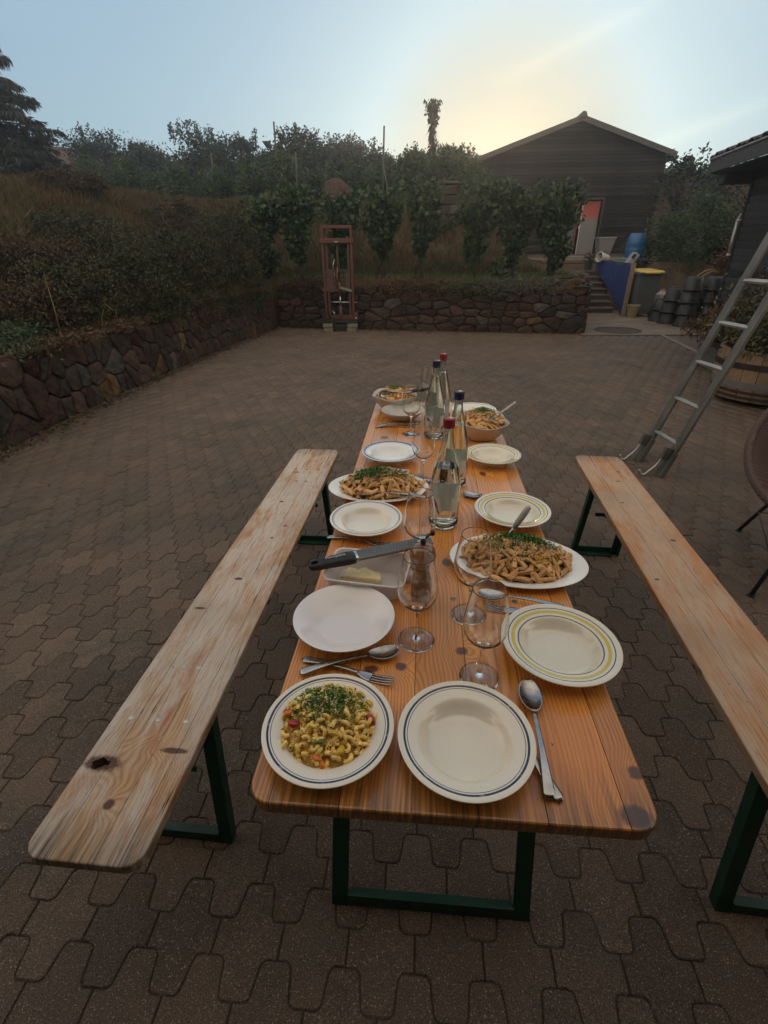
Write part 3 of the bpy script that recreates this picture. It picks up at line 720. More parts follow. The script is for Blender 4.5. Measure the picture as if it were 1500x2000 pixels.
# ---- the row of vines on the terrace
def vine(x, y, wt, h, label, seed, lean=0, twin=False, bottom=.32, n=3400, green=1.0):
    g = np.random.default_rng(seed); z = float(ground_h(x, y)); z = max(z, .8)
    th = thing('grapevine', label, 'vine', (x,y,z), 0, 'grapevines on the terrace wall')
    tb = MB(); pts = [(0,0,-.1),(.03,0,.12),(-.02+lean*.2,.0,.34),(.02+lean*.5,0,.7),(lean,0,h*.85)]
    tb.tube(pts, [.045,.038,.034,.03,.02], 8)
    if twin: tb.tube([(.02,0,.34),(-.10,.01,.22),(-.13,.01,.05),(-.12,0,-.1)], [.03,.034,.036,.04], 8)
    for q in range(5):
        a = g.uniform(-1,1); tb.tube([(lean*.5,0,.5+.1*q),(lean*.5+a*wt*.3,g.uniform(-.1,.1),.75+.12*q),(lean+a*wt*.5,g.uniform(-.15,.15),h*g.uniform(.75,1))], [.015,.01,.005], 5)
    tb.obj('vine_stem', bark, th, True)
    t_ = g.uniform(0,1,n)**.8; zz = bottom+(h-bottom)*t_
    width = wt/2*(.42+.62*t_)*(1-.55*np.clip((t_-.86)/.14,0,1))
    k = g.integers(0,34,n); off = g.normal(0,1,(34,3))*np.array([.66,.5,.0]); cz = g.uniform(0,1,34)**.8
    t_ = np.clip(cz[k]+g.normal(0,.07,n),0,1.03); zz = bottom+(h-bottom)*t_
    width = wt/2*(.20+.86*t_**.8)*(1-.5*np.clip((t_-.88)/.12,0,1))
    P = np.stack([off[k,0]*width*.95+g.normal(0,.25,n)*width+lean*t_, (off[k,1]*width+g.normal(0,.3,n)*width)*.8, zz], 1)
    link('vine_leaves', leaf_mesh('vine_leaves', P, .088, .080, LM['vine'], g, droop=.5, up=.5, curl=.3), th)
    # wandering shoots with leaves at the top
    m = 90; a = g.uniform(-1,1,m); P2 = np.stack([a*wt*.62+lean, g.normal(0,.12,m), h+g.uniform(-.12,.16,m)], 1)
    _vs = link('vine_shoots', leaf_mesh('vine_shoots', P2, .10, .085, LM['vine'], g, up=.8), th); _vs['kind'] = 'stuff'
    return th
for args in [
 (-3.50,11.1,.78,1.42,'bushy grapevine, leftmost of the terrace row, rising from the dark bank bushes',201,.0,False,.1),
 (-2.74,10.95,.62,1.55,'tall narrow grapevine just left of the red steel mast',202,.0,False,.34),
 (-1.93,12.0,.70,1.50,'grapevine seen through the top of the red steel mast',203,.0,False,.3),
 (-.98,10.95,.62,1.46,'grapevine just right of the red steel mast with a forked bare foot',204,-.02,True,.42),
 (-.16,10.85,.74,1.56,'grapevine with two thin crossed bare stems, second right of the red mast',205,.0,True,.40),
 (.90,10.80,.60,1.50,'dark grapevine with thick black foot before the stone block pier',206,.10,False,.25),
 (1.68,10.75,.66,1.52,'arching grapevine with a bushy side shoot at its foot, second from the door',207,-.05,True,.32),
 (2.42,10.75,.74,1.52,'pale green grapevine nearest the orange barn door and the steps',208,.05,False,.12)]:
    vine(*args)
g = np.random.default_rng(31)
P = np.stack([g.uniform(.95,1.75,900), 10.78+g.normal(0,.13,900), 0*g.uniform(size=900)],1); P[:,2] = 2.42-.35*((P[:,0]-1.35)/.45)**2*.5+g.normal(0,.09,900)
tag(link('vine_arch', leaf_mesh('vine_arch', P, .085, .078, LM['vine'], g, droop=.5), None), 'leafy vine arch bridging the two grapevines left of the barn door', 'vine')
P = np.array([1.42,10.7,.98])+g.normal(0,1,(260,3))*np.array([.10,.09,.17])
tag(link('vine_sucker', leaf_mesh('vine_sucker', np.maximum(P, [0,0,.9]), .085, .075, LM['vine'], g), None), 'small leafy vine sucker growing low between two bare vine feet', 'vine')

# ---- stone blocks pier behind the vines and boulder on the slope
pier = thing('stone_pier', 'small pier of stacked pale stone blocks standing between the vines', 'stone pier', (.42,14.6,float(ground_h(.42,14.6))-.1))
for k,(x,z,w,h) in enumerate([(0,.1,.5,.2),(.0,.33,.44,.2),(-.08,.55,.3,.2),(.18,.55,.2,.2),(0,.77,.46,.2),(-.14,.98,.2,.2),(.1,.98,.3,.2),(.02,1.14,.56,.07)]):
    o = MB().box((x,0,z),(w,.34,h)).obj('stone', stone_m[5 if k%2 else 1], pier, bevel=.025); o['tone'] = random.random()
bl = thing('boulder', 'large round reddish boulder resting on a flat stone slab on the hillside', 'boulder', (-2.75,16.0,2.55))
o = rock('boulder_stone', (.47,.45,.46), 51, stone_m[3], .95, bl, (.02,0,.30), .5, 3); o['tone'] = .45
o = rock('stone_slab', (.68,.5,.14), 52, stone_m[2], 1, bl, (-.1,-.1,-.02), .1, 2); o['tone'] = .8

# ---- bushes on the left bank
def bush(name, label, cat, loc, r, n, ls, mat, seed, group=None, lw=.5, clumps=30, spread=.22, stems=8, sink=.55, up=.3, dirs=None):
    g = np.random.default_rng(seed); th = thing(name, label, cat, loc, 0, group)
    sb = MB()
    for q in range(stems):
        a = g.uniform(0,6.28); rr = g.uniform(.3,.9)
        sb.tube([(0,0,-.2),(math.cos(a)*r[0]*rr*.4,math.sin(a)*r[1]*rr*.4,r[2]*.5),(math.cos(a)*r[0]*rr,math.sin(a)*r[1]*rr,r[2]*g.uniform(.7,1.5))], [.018,.012,.004], 5)
    sb.obj('stems', bark, th, True)
    P = crown_points(n, r, g, clumps, spread, .55); P[:,2] = P[:,2]+r[2]*sink
    k = P[:,2] > -.25; P = P[k]
    link('foliage', leaf_mesh('foliage', P, ls, ls*lw, mat, g, up=up), th); return th
bk = [(-4.45,4.9,.55,.55,.30,'bush2','low dull olive bush on the left bank nearest the camera'),
 (-4.40,5.9,.62,.65,.46,'bush','dark bush on the left bank above the ochre wall stone'),
 (-5.25,6.6,.75,.8,.36,'bush2','brownish bush higher on the left bank behind the dark one'),
 (-4.25,7.1,.62,.75,.56,'bush','dark rounded bush overhanging the middle of the left wall'),
 (-5.05,8.2,.8,.8,.44,'bush','olive bush on the left bank below the dry grass'),
 (-4.05,8.5,.62,.8,.62,'bush','grey-green bush overhanging the far half of the left wall'),
 (-3.80,9.75,.62,.80,.78,'bush','dark bush filling the far left corner of the yard beside the mast'),
 (-4.65,9.9,.75,.8,.72,'bush2','yellowish bush behind the far left corner bush'),
 (-6.0,8.6,.65,.7,.24,'bush','low olive bush standing alone in the dry grass'),
 (-7.2,10.6,.7,.7,.24,'bush2','brown bush high on the dry slope'),
 (-5.6,11.6,.8,.7,.42,'bush','green bush on the slope behind the corner bushes'),
 (-4.15,11.0,.6,.6,.72,'bush','small dark bush left of the first grapevine')]
for k,(x,y,rx,ry,rz,m,lab) in enumerate(bk):
    bush('bank_bush', lab, 'bush', (x,y,float(ground_h(x,y))), (rx,ry,rz), 7500, .048, LM[m], 300+k, 'bushes on the left bank', lw=.5, clumps=60, spread=.16)
bush('ground_cover', 'low bright green plant spreading on top of the near left wall', 'plant', (-4.35,4.0,.62), (.62,.75,.20), 4200, .05, LM['hedge'], 330, None, .4)
# dry stalks
for k,(x,y,h,lab) in enumerate([(-3.95,4.75,.62,'tall bare pale stalk rising from the near left bank'),(-3.85,5.35,.35,'bent yellow seed stalk drooping over the left wall'),(-3.9,5.75,.4,'pale curled dry stalk on the left wall above the ochre stone')]):
    th = thing('dry_stalk', lab, 'stalk', (x,y,float(ground_h(x,y))))
    gg = np.random.default_rng(340+k); e = Vector((.12 if k else .03, 0, h))
    MB().tube([(0,0,0),(.02,.01,h*.6),tuple(e),(e.x+(.08 if k else .0), 0, h*(.8 if k else 1.1))], [.006,.005,.004,.002], 5).obj('stem', simple('dry stem %d'%k, (.24,.19,.11), rough=.8), th, True)
    link('seed_head', leaf_mesh('seed_head', np.array(e)+gg.normal(0,.03,(60,3)), .035, .015, LM['grass'], gg), th)

# ---- grass on the hillside (nobody could count it)
def grass(name, xy, hh, mat, seed, w=.010, lean=.35, label=None, cat='grass', zf=None):
    g = np.random.default_rng(seed); n = len(xy); z = ground_h(xy[:,0], xy[:,1]) if zf is None else zf(xy)
    b = np.column_stack([xy, z-.02]); a = g.uniform(0,6.28,n); H = hh*g.uniform(.45,1.3,n)
    s = np.stack([np.cos(a)*w, np.sin(a)*w, 0*a],1); ln = np.stack([g.normal(0,lean,n)*H, g.normal(0,lean,n)*H, H],1)
    V = np.stack([b-s, b+s, b+ln*.6+s*.7, b+ln], 1); V[:,3,2] -= H*.08
    o = link(name, np_mesh(name, V.reshape(-1,3), np.arange(n*4).reshape(n,4), mat, tones=g.uniform(0,1,n)))
    return tag(o, label, cat, None, 'stuff')
g = np.random.default_rng(41)
def scatter(n, x0, x1, y0, y1, cond, g, clump=0):
    p = np.column_stack([g.uniform(x0,x1,n), g.uniform(y0,y1,n)])
    if clump:
        c = np.column_stack([g.uniform(x0,x1,clump), g.uniform(y0,y1,clump)])[g.integers(0,clump,n)]; p = c+g.normal(0,.16,(n,2))
    return p[cond(p[:,0],p[:,1])]
left_c = lambda x,y: (x < wallx(y)-.3)
back_c = lambda x,y: (y > backy(x)+.35) & (x < np.minimum(retx(y)-.3, 3.6))
grass('dry_grass', np.concatenate([scatter(60000,-15,-4.2,5,17,left_c,g,1600), scatter(30000,-6.5,2.4,11.7,17.5,back_c,g,900), scatter(16000,-18,-3.5,9,22,left_c,g)]), .22, LM['grass'], 42, .009, .38, 'dry orange-brown grass covering the hillside')
grass('green_grass', np.concatenate([scatter(15000,-3.2,3.2,10.7,12.9,back_c,g,520), scatter(9000,-6.5,-3.9,3,11,left_c,g,240)]), .11, LM['green'], 43, .006, .4, 'green grass tufts growing along the top of the stone walls')
# tufts hanging on the wall edge
for k,(x,w_,m,lab) in enumerate([(-.62,.30,'autumn','dry brown trailing plant hanging over the wall beside the mast'),(.75,.30,'green','bright yellow-green grass tuft spilling over the back wall'),(1.35,.26,'sage','silvery grass tuft on the back wall edge beside the green one'),(2.10,.34,'sage','pale grey-green plant trailing over the back wall near its end'),(-2.55,.3,'bush2','dull plant on the wall top left of the mast'),(.05,.28,'autumn','brownish tuft on the wall top under the crossed vine stems')]):
    gg = np.random.default_rng(350+k); y = float(backy(x)); n = 900
    P = np.stack([x+gg.normal(0,w_,n), y+.08+gg.normal(0,.09,n), .86+np.abs(gg.normal(0,.07,n))],1)
    low = gg.random(n) < .3; P[low,2] = .86-np.abs(gg.normal(0,.09,low.sum())); P[low,1] = y-.02-np.abs(gg.normal(0,.03,low.sum()))
    tag(link('wall_plant', leaf_mesh('wall_plant', P, .075, .016, LM[m], gg, droop=.1, up=.2)), lab, 'plant', 'plants on the back wall edge')
# weeds and fallen leaves along the foot of the walls
gg = np.random.default_rng(44); n = 1500; yy = gg.uniform(2.4,10.4,n); P = np.stack([wallx(yy)+.05+np.abs(gg.normal(0,.10,n)), yy, .012+gg.uniform(0,.02,n)],1)
n2 = 900; xx = gg.uniform(-3.2,3.0,n2); P2 = np.stack([xx, backy(xx)-.05-np.abs(gg.normal(0,.12,n2)), .012+gg.uniform(0,.012,n2)],1)
tag(link('fallen_leaves', leaf_mesh('fallen_leaves', np.concatenate([P,P2]), .032, .022, LM['autumn'], gg, up=2.5, curl=.2)), 'dead leaves and litter collected along the foot of the walls', 'leaves', None, 'stuff')
yy = gg.uniform(2.6,10,2600); cl = gg.uniform(2.6,10,26)[gg.integers(0,26,2600)]; P = np.column_stack([wallx(cl)+.06+np.abs(gg.normal(0,.035,2600)), cl+gg.normal(0,.10,2600)])
grass('wall_weeds', P, .05, LM['green'], 45, .004, .5, 'small green weeds growing along the foot of the left wall', 'weeds', zf=lambda xy: np.zeros(len(xy)))

# ---- hedge of young trees and old vines across the hill
hg = np.random.default_rng(61); protos = []
for k in range(4):
    g = np.random.default_rng(500+k); n = 5200
    P = crown_points(n, (.85,.75,1.0), g, 34, .24, .3); P[:,2] += 1.15; P = P[P[:,2] > .05]
    spikes = [] 
    for q in range(7):
        a, r_ = g.uniform(0,6.28), g.uniform(0,.7); t_ = g.uniform(0,1,60)
        spikes.append(np.stack([math.cos(a)*r_+t_*g.normal(0,.12)+g.normal(0,.04,60), math.sin(a)*r_+g.normal(0,.04,60), 1.7+t_*g.uniform(.35,.85)],1))
    P = np.concatenate([P]+spikes)
    fm = leaf_mesh('foliage', P, .15, .075, LM['hedge'], g, up=.2)
    sb = MB()
    for q in range(6):
        a = g.uniform(0,6.28); sb.tube([(0,0,-.3),(math.cos(a)*.25,math.sin(a)*.25,.8),(math.cos(a)*.6,math.sin(a)*.6,1.8)], [.04,.03,.01], 5)
    protos.append((sb.mesh('stems', bark, True), fm))
hl = ['leafy green shrub in the dense hedge across the hill behind the grapevines']
rowdef = []
for x in np.arange(-12.6, -4.4, 1.15): rowdef.append((x, 17.3+hg.uniform(-.5,.5)+(-x-4)*.12, hg.uniform(.44,.56)))
for x in np.arange(-4.6, 2.0, 1.0): rowdef.append((x, 18.0+hg.uniform(-.5,.5), hg.uniform(.50,.64)))
for x in np.arange(-14, 1.2, 1.5): rowdef.append((x, 20.6+hg.uniform(-.6,.6), hg.uniform(.60,.76)))
def proj_px(p):
    d = Vector(p)-cam.matrix_world.translation; return 750+942.07*d.dot(_rt)/d.dot(_f)
for k,(x,y,s) in enumerate(rowdef):
    if proj_px((x,y,3)) < 165: continue
    a, b = protos[k%4]; th = thing('hedge_shrub', hl[0], 'shrub', (x,y,float(ground_h(x,y))-.1), hg.uniform(0,6), 'shrubs of the hedge across the hill'); th.scale = (s,s,s*hg.uniform(.9,1.15))
    link('stems', a, th); link('foliage', b, th)
for k,(x,y,h,lab) in enumerate([(-7.1,18.2,1.5,'grey vineyard stake leftmost among the hedge shrubs'),(-4.7,17.2,2.0,'tall grey vineyard stake left of the boulder'),(-4.05,16.9,1.3,'short grey vineyard stake beside the tall one'),(-1.35,15.9,1.9,'grey vineyard stake right of the boulder'),(-1.2,15.4,1.2,'slanting grey vineyard stake before the taller one')]):
    z = float(ground_h(x,y)); th = tag(MB().tube([(0,0,0),(.02,0,h*.5),(.05 if k<4 else -.1,0,h)], .025, 6).obj('vineyard_stake', simple('grey stake %d'%k, (.07,.068,.06), rough=.9), None, True, loc=(x,y,z)), lab, 'stake', 'stakes in the hedge')

# ---- trees on the skyline
def px(x, y, Yw):      # world point seen at a photograph pixel, used only to plan heights
    d = _f+_rt*((x-750)/942.07)-_up*((y-1000)/942.07); o = cam.matrix_world.translation; return o+d*((Yw-o.y)/d.y)
sk = [(150,296,44,1.7,'rounded tree beside the roof of the hill house'),(212,250,33,2.6,'tall dark dense tree, highest crown left of the middle'),
 (290,296,36,1.8,'low tree between the dense dark crown and the airy one'),(365,240,31,2.0,'airy tree with open feathery top'),(425,278,35,1.8,'narrow tree right of the airy feathery one'),
 (478,264,31,2.3,'broad dark tree in the middle of the skyline'),(530,300,36,1.9,'low dark tree right of the broad one'),(577,250,28,1.2,'slim tree with a small tuft standing above the hedge'),
 (628,262,31,2.2,'rounded dark tree above the boulder'),(688,266,32,1.9,'tree with twiggy shoots above the red mast'),(733,296,30,1.3,'loose tree with thin arching shoots'),
 (785,312,30,1.5,'low feathery tree left of the tall leafy shoot'),(850,305,32,1.7,'tree behind the tall leafy shoot'),(900,300,34,1.9,'dark tree against the sunset glow'),(935,312,38,2.2,'last tree left of the barn roof')]
for k,(x,y,Yw,r_,lab) in enumerate(sk):
    p = px(x, y, Yw); gz = float(ground_h(p.x, Yw)); h = p.z-gz; rz = max(1.3, h*.36); cz = (h-rz*1.12)/h
    airy = k in (3,7,10,11)
    ex = None
    def ex(g, r_=r_, rz=rz, airy=airy):
        o = []
        for q in range(9 if airy else 4):
            a = g.uniform(0,6.28); e = g.uniform(.1,.8)*r_; t_ = g.uniform(0,1,45)
            o.append(np.stack([math.cos(a)*e+t_*g.normal(0,.2)+g.normal(0,.06,45), math.sin(a)*e+g.normal(0,.06,45), rz*(.7+.42*t_)+g.normal(0,.05,45)],1))
        return np.concatenate(o)
    tree('skyline_tree', lab+' on the hill', 'tree', (p.x,Yw,gz), LM['tree'], h, (r_,r_,rz), 3600 if airy else 9500, .165, 400+k, 'trees along the hilltop', .16, cz, 26 if airy else 40, .20 if airy else .17, extra=ex)
# far wood closing the view below the crowns
g = np.random.default_rng(71); n = 60000; xx = g.uniform(-45,30,n); yy = g.uniform(36,44,n)+np.where(xx < -19, 10, 0)
zz = ground_h(xx,yy)+g.uniform(0,1,n)*(3.0+.6*np.sin(xx*.5)+.4*np.sin(xx*1.3+1)); 
tag(link('far_wood', leaf_mesh('far_wood', np.stack([xx,yy,zz],1), .55, .42, LM['tree'], g), None), 'dark wood closing the view behind the hilltop trees', 'wood', None, 'stuff')
# tall slender leafy shoot
p = px(845,192,19.5); gz = float(ground_h(p.x,19.5)); H = p.z-gz
th = thing('slender_tree', 'tall slender young tree with drooping leaves standing above the hedge against the glow', 'tree', (p.x,19.5,gz))
MB().tube([(0,0,0),(.05,0,H*.5),(.0,0,H*.8),(.08,0,H)], [.05,.035,.02,.008], 6).obj('trunk', bark, th, True)
t_ = 1-.52*g.uniform(0,1,480)**1.1; side = np.where(g.random(480) < .5, 1, -1); w = .06+.07*np.exp(-((t_-.88)/.05)**2)
P = np.stack([side*np.abs(g.normal(0,1,480))*w*.8+.03, g.normal(0,.08,480), t_*H], 1)
u_ = g.uniform(0,1,60); P2 = np.stack([g.choice([-1,1],60)*(.03+.22*u_), g.normal(0,.04,60), H*(.90+.10*u_)],1)
link('leaves', leaf_mesh('leaves', np.concatenate([P,P2]), .17, .07, LM['tree'], g, droop=1.2, up=.1, curl=.1), th)
# small shoot right of it
p = px(878,283,21); gz = float(ground_h(p.x,21))
th = thing('slender_tree', 'short leafy shoot just right of the tall slender tree', 'tree', (p.x,21,gz)); H = p.z-gz
MB().tube([(0,0,0),(0,0,H)], [.03,.01], 6).obj('trunk', bark, th, True)
link('leaves', leaf_mesh('leaves', np.stack([g.normal(0,.1,160), g.normal(0,.1,160), H*g.uniform(.7,1,160)],1), .16, .07, LM['tree'], g, droop=.8), th)

# ---- big conifer at the left edge
p = px(-100,60,21); gz = float(ground_h(p.x,21)); H = p.z-gz+1.0
th = thing('conifer', 'big dark conifer with drooping branches cut by the left edge of the view', 'conifer', (p.x,21,gz))
MB().tube([(0,0,-.2),(.03,0,H*.5),(0,0,H)], [.26,.16,.03], 10).obj('trunk', bark, th, True)
g = np.random.default_rng(81); bm_ = MB(); LP = []; LD = []
for lv in np.arange(.5, H, .27):
    rad = 3.75*(1-lv/H)**.62*min(1, .65+lv/3)
    for q in range(10):
        a = g.uniform(0,6.28); rr = rad*g.uniform(.72,1.08); dz = -rr*.22
        pts = []
        for s in np.linspace(0,1,6): pts.append((math.cos(a)*rr*s, math.sin(a)*rr*s, lv+.1*s*rr-.34*rr*s*s*(1-.45*s)))
        bm_.tube(pts, [.03,.026,.02,.015,.01,.004], 4, cap=False)
        m = int(46*rr); s = g.uniform(.18,1,m); pp = np.array([np.interp(s, np.linspace(0,1,6), [p_[i] for p_ in pts]) for i in range(3)]).T
        for rep in range(2):
            sidev = np.array([-math.sin(a), math.cos(a), 0])*g.choice([-1,1],m)[:,None]
            dd = sidev*.5+np.array([math.cos(a),math.sin(a),0])*.4; dd[:,2] -= g.uniform(.3,1.6,m)
            LP.append(pp+sidev*g.uniform(0,.14,m)[:,None]); LD.append(dd)
bm_.obj('branches', bark, th)
LP = np.concatenate(LP); LD = np.concatenate(LD); LD /= np.linalg.norm(LD,axis=1,keepdims=True)
link('needles', leaf_mesh('needles', LP, .30, .07, LM['conifer'], g, dirs=LD, curl=.1), th)

# ---- right-hand bushes above the concrete wall
bush('rosemary_bush', 'big upright grey-green bush spilling over the concrete wall beside the blue drum', 'bush', (6.7,14.4,1.1), (.95,.75,.85), 9000, .13, LM['hedge'], 360, None, .16, 46, .2, 14, .75)
bush('terrace_shrub', 'dark leafy shrub between the barn corner and the big grey-green bush', 'bush', (8.9,18.2,1.2), (1.1,1.2,.95), 6000, .12, LM['bush'], 361, 'shrubs right of the barn', .5, 40, .2, 10, .8)
bush('terrace_shrub', 'reddish-brown shrub tangle left of the shed wall', 'bush', (9.9,18.2,1.3), (1.3,1.2,1.0), 5200, .12, LM['bush2'], 362, 'shrubs right of the barn', .5, 40, .2, 10, .8)
bush('terrace_shrub', 'low dark shrub under the shed eave by the downpipe', 'bush', (7.9,14.0,1.1), (.75,.8,.8), 3800, .10, LM['bush'], 363, 'shrubs right of the barn', .5, 36, .2, 10, .6)
bush('terrace_shrub', 'tangled low shrub between drum and grey-green bush', 'bush', (6.0,15.2,1.1), (.55,.5,.5), 2200, .08, LM['bush'], 364, 'shrubs right of the barn', .4)
bush('wall_creeper', 'leafy creeper hanging down the concrete wall behind the black pots', 'plant', (7.0,12.7,1.0), (.30,.6,.36), 1500, .07, LM['autumn'], 365, None, .5)
p = px(1352,285,20.5); gz = float(ground_h(p.x,20.5)); h = p.z-gz
def ex(g):
    o = []
    for q in range(16):
        a = g.uniform(0,6.28); e = g.uniform(.1,.9); t_ = g.uniform(0,1,40)
        o.append(np.stack([math.cos(a)*e+t_*g.normal(0,.22)+g.normal(0,.05,40), math.sin(a)*e+g.normal(0,.05,40), .5+t_*g.uniform(.3,.75)],1))
    return np.concatenate(o)
tree('sparse_tree', 'small tree with sparse leaves against the glow between barn and shed', 'tree', (p.x,20.5,gz), LM['tree'], h, (1.1,.9,.80), 1000, .14, 366, None, .09, (h-1.25)/h, 24, .24, extra=ex)
p = px(1420,360,21)
tree('sparse_tree', 'leafy branches showing under the shed eave', 'tree', (p.x,21,gz), LM['tree'], 3.3, (1.0,.9,.8), 1600, .15, 367, None, .08, .68, 26, .22)

# ---- thin evening haze (closed box round the whole scene)
hz = bpy.data.materials.new('evening haze'); hz.use_nodes = True; ht = hz.node_tree; ht.nodes.clear()
ho = ht.nodes.new('ShaderNodeOutputMaterial'); pvn_ = ht.nodes.new('ShaderNodeVolumePrincipled')
pvn_.inputs['Color'].default_value = (.90,.95,1,1); pvn_.inputs['Density'].default_value = .0034; pvn_.inputs['Anisotropy'].default_value = .8
ht.links.new(pvn_.outputs[0], ho.inputs['Volume'])
tag(MB().box((1,47,5.4),(200,165,13.2)).obj('haze', hz), kind='stuff')

gg = np.random.default_rng(46); n = 260; xx = gg.uniform(-3.3,3.2,n); yy = gg.uniform(1.5,9.5,n); k = gg.random(n) < np.clip(.25+.5*np.abs(xx)/3.3+.3*(yy > 7),0,1)
tag(link('yard_litter', leaf_mesh('yard_litter', np.stack([xx,yy,np.full(n,.006)],1)[k], .026, .018, LM['autumn'], gg, up=4, curl=.3)), 'small dead leaves and straw scattered thinly over the paving', 'leaves', None, 'stuff')

for k,(yy_,m,w_,lab) in enumerate([(6.6,'bush','.28','dark plant trailing over the left wall before its middle'),(7.7,'bush2','.3','brownish plant hanging over the left wall beyond its middle'),(8.8,'bush','.34','thick plant cushion hanging over the far part of the left wall'),(9.9,'bush','.4','dark plant hiding the far end of the left wall'),(4.4,'autumn','.3','dry reddish grass lying on the timber edging of the left wall'),(5.6,'autumn','.22','dry plant hanging above the ochre wall stone')]):
    g = np.random.default_rng(370+k); n = 1500; w_ = float(w_); y_ = yy_+np.clip(g.normal(0,w_,n),-2*w_,2*w_); d_ = g.uniform(-.30,.10,n)
    z_ = .66+.10*g.random(n)-np.maximum(0,d_+.02)*g.uniform(.5,3.5,n)*(k in (1,2,3)) 
    tag(link('wall_plant', leaf_mesh('wall_plant', np.stack([wallx(y_)+d_-.03,y_,z_],1), .055, .018, LM[m], g, droop=.2, up=.2)), lab, 'plant', 'plants along the left wall edge')
# ================================================================= YARD OBJECTS
red = simple('faded red paint', (.095,.026,.014), (.060,.018,.011), scale=6, rough=.55, bump=.15, dirt=.6, dirtcol=(.06,.03,.02))
dred = simple('dark red brown steel', (.09,.035,.026), (.05,.025,.02), scale=6, rough=.65, dirt=.5)
blk = simple('black steel', (.018,.018,.02), (.012,.012,.013), rough=.5)
chrome = simple('steel', (.55,.55,.55), (.45,.45,.45), rough=.25, metal=1)
grease = simple('dark grease', (.02,.018,.017), rough=.4)
# forklift mast leaning at the wall
M_ = thing('lift_mast', 'rusty red steel forklift mast standing on concrete blocks at the back wall', 'forklift mast', (-1.80,10.22,0))
for s in (-1,1):
    MB().box((s*.28,0,1.03),(.050,.11,1.72)).obj('outer_rail', red, M_, bevel=.006)
    MB().box((s*.215,.015,.98),(.045,.09,1.5)).obj('inner_rail', dred, M_, bevel=.005)
    MB().beam((s*.30,-.01,1.78),(s*.275,0,1.50),.03,.06).obj('side_plate', red, M_)
MB().box((0,0,1.885),(.60,.09,.055)).obj('top_bar', red, M_, bevel=.006)
MB().box((0,-.03,1.655),(.665,.10,.085)).obj('cross_bar', red, M_, bevel=.006)
MB().box((0,-.085,1.635),(.08,.01,.02)).obj('small_plate', chrome, M_)
MB().box((-.155,-.01,.96),(.20,.06,.40)).obj('carriage_plate', dred, M_, bevel=.005)
MB().box((.10,-.01,1.14),(.34,.05,.05)).obj('carriage_bar', blk, M_)
MB().box((.19,-.0,.98),(.10,.05,.34)).obj('carriage_side', dred, M_)
MB().box((.06,.0,1.02),(.16,.03,.025)).obj('carriage_bar', blk, M_)
MB().box((-.06,-.01,.79),(.55,.08,.06)).obj('lower_bar', dred, M_)
MB().beam((.04,-.05,.83),(.27,-.05,.77),.05,.04).obj('grey_arm', simple('grey steel', (.20,.19,.17), rough=.6), M_)
MB().tube([(.02,-.05,.16),(.02,-.05,.50)], .030, 10).obj('cylinder_body', dred, M_, True)
MB().tube([(.02,-.05,.42),(.02,-.05,.72)], .012, 8).obj('piston_rod', chrome, M_, True)
MB().tube([(.02,-.05,.68),(.02,-.05,.93)], .028, 10).obj('cylinder_cap', red, M_, True)
MB().tube([(.0,.02,.9),(-.01,.02,1.65)], .022, 8).obj('lift_cylinder', dred, M_, True)
MB().tube([(-.06,-.05,1.34),(-.10,-.06,1.22),(-.06,-.06,1.05),(-.10,-.07,.93),(-.05,-.06,.80)], .007, 5).obj('chain', chrome, M_, True)
MB().tube([(.02,-.06,.93),(-.02,-.10,1.02),(.0,-.09,1.2)], .009, 6).obj('hose', simple('orange hose',(.30,.10,.06)), M_, True)
MB().tube([(-.37,-.02,.565),(.37,-.02,.555)], .010, 6).obj('cross_rod', chrome, M_, True)
MB().tube([(-.15,-.06,.40),(-.10,-.07,.34),(-.12,-.07,.30),(-.05,-.07,.24)], .009, 6).obj('loose_chain', chrome, M_, True)
MB().box((.10,-.02,.27),(.36,.08,.08)).obj('foot_plate', red, M_, bevel=.005)
MB().box((-.16,.0,.26),(.2,.06,.10)).obj('foot_plate', dred, M_)
MB().box((0,0,.195),(.72,.16,.06)).obj('base_bar', blk, M_)
MB().box((-.32,-.03,.30),(.07,.1,.14)).obj('bracket', blk, M_); MB().box((.34,-.03,.30),(.07,.1,.16)).obj('bracket', dred, M_)
MB().lathe([(0,-.03),(.02,-.03),(.02,.0),(0,.0)], 10, (.33,-.08,.27)).obj('bolt', chrome, M_, True)
blockm = simple('mossy concrete block', (.20,.17,.125), (.14,.12,.09), scale=12, rough=.9, bump=.5, bscale=40)
for s,lab in ((-1,'left pale concrete block under the red steel mast'),(1,'right pale concrete block under the red steel mast')):
    b = thing('concrete_block', lab, 'block', (-1.80+s*.245,10.17,0), 0, 'blocks under the mast')
    MB().box((0,0,.038),(.20,.22,.072)).obj('block', blockm, b, bevel=.008); MB().box((.01*s,0,.119),(.20,.21,.072)).obj('block', blockm, b, bevel=.008)
bk_ = thing('black_crate', 'black plastic box pushed between the blocks under the mast', 'box', (-1.79,10.22,0)); MB().box((0,0,.07),(.26,.22,.14),None,1.05).obj('box_body', blk, bk_, bevel=.01)

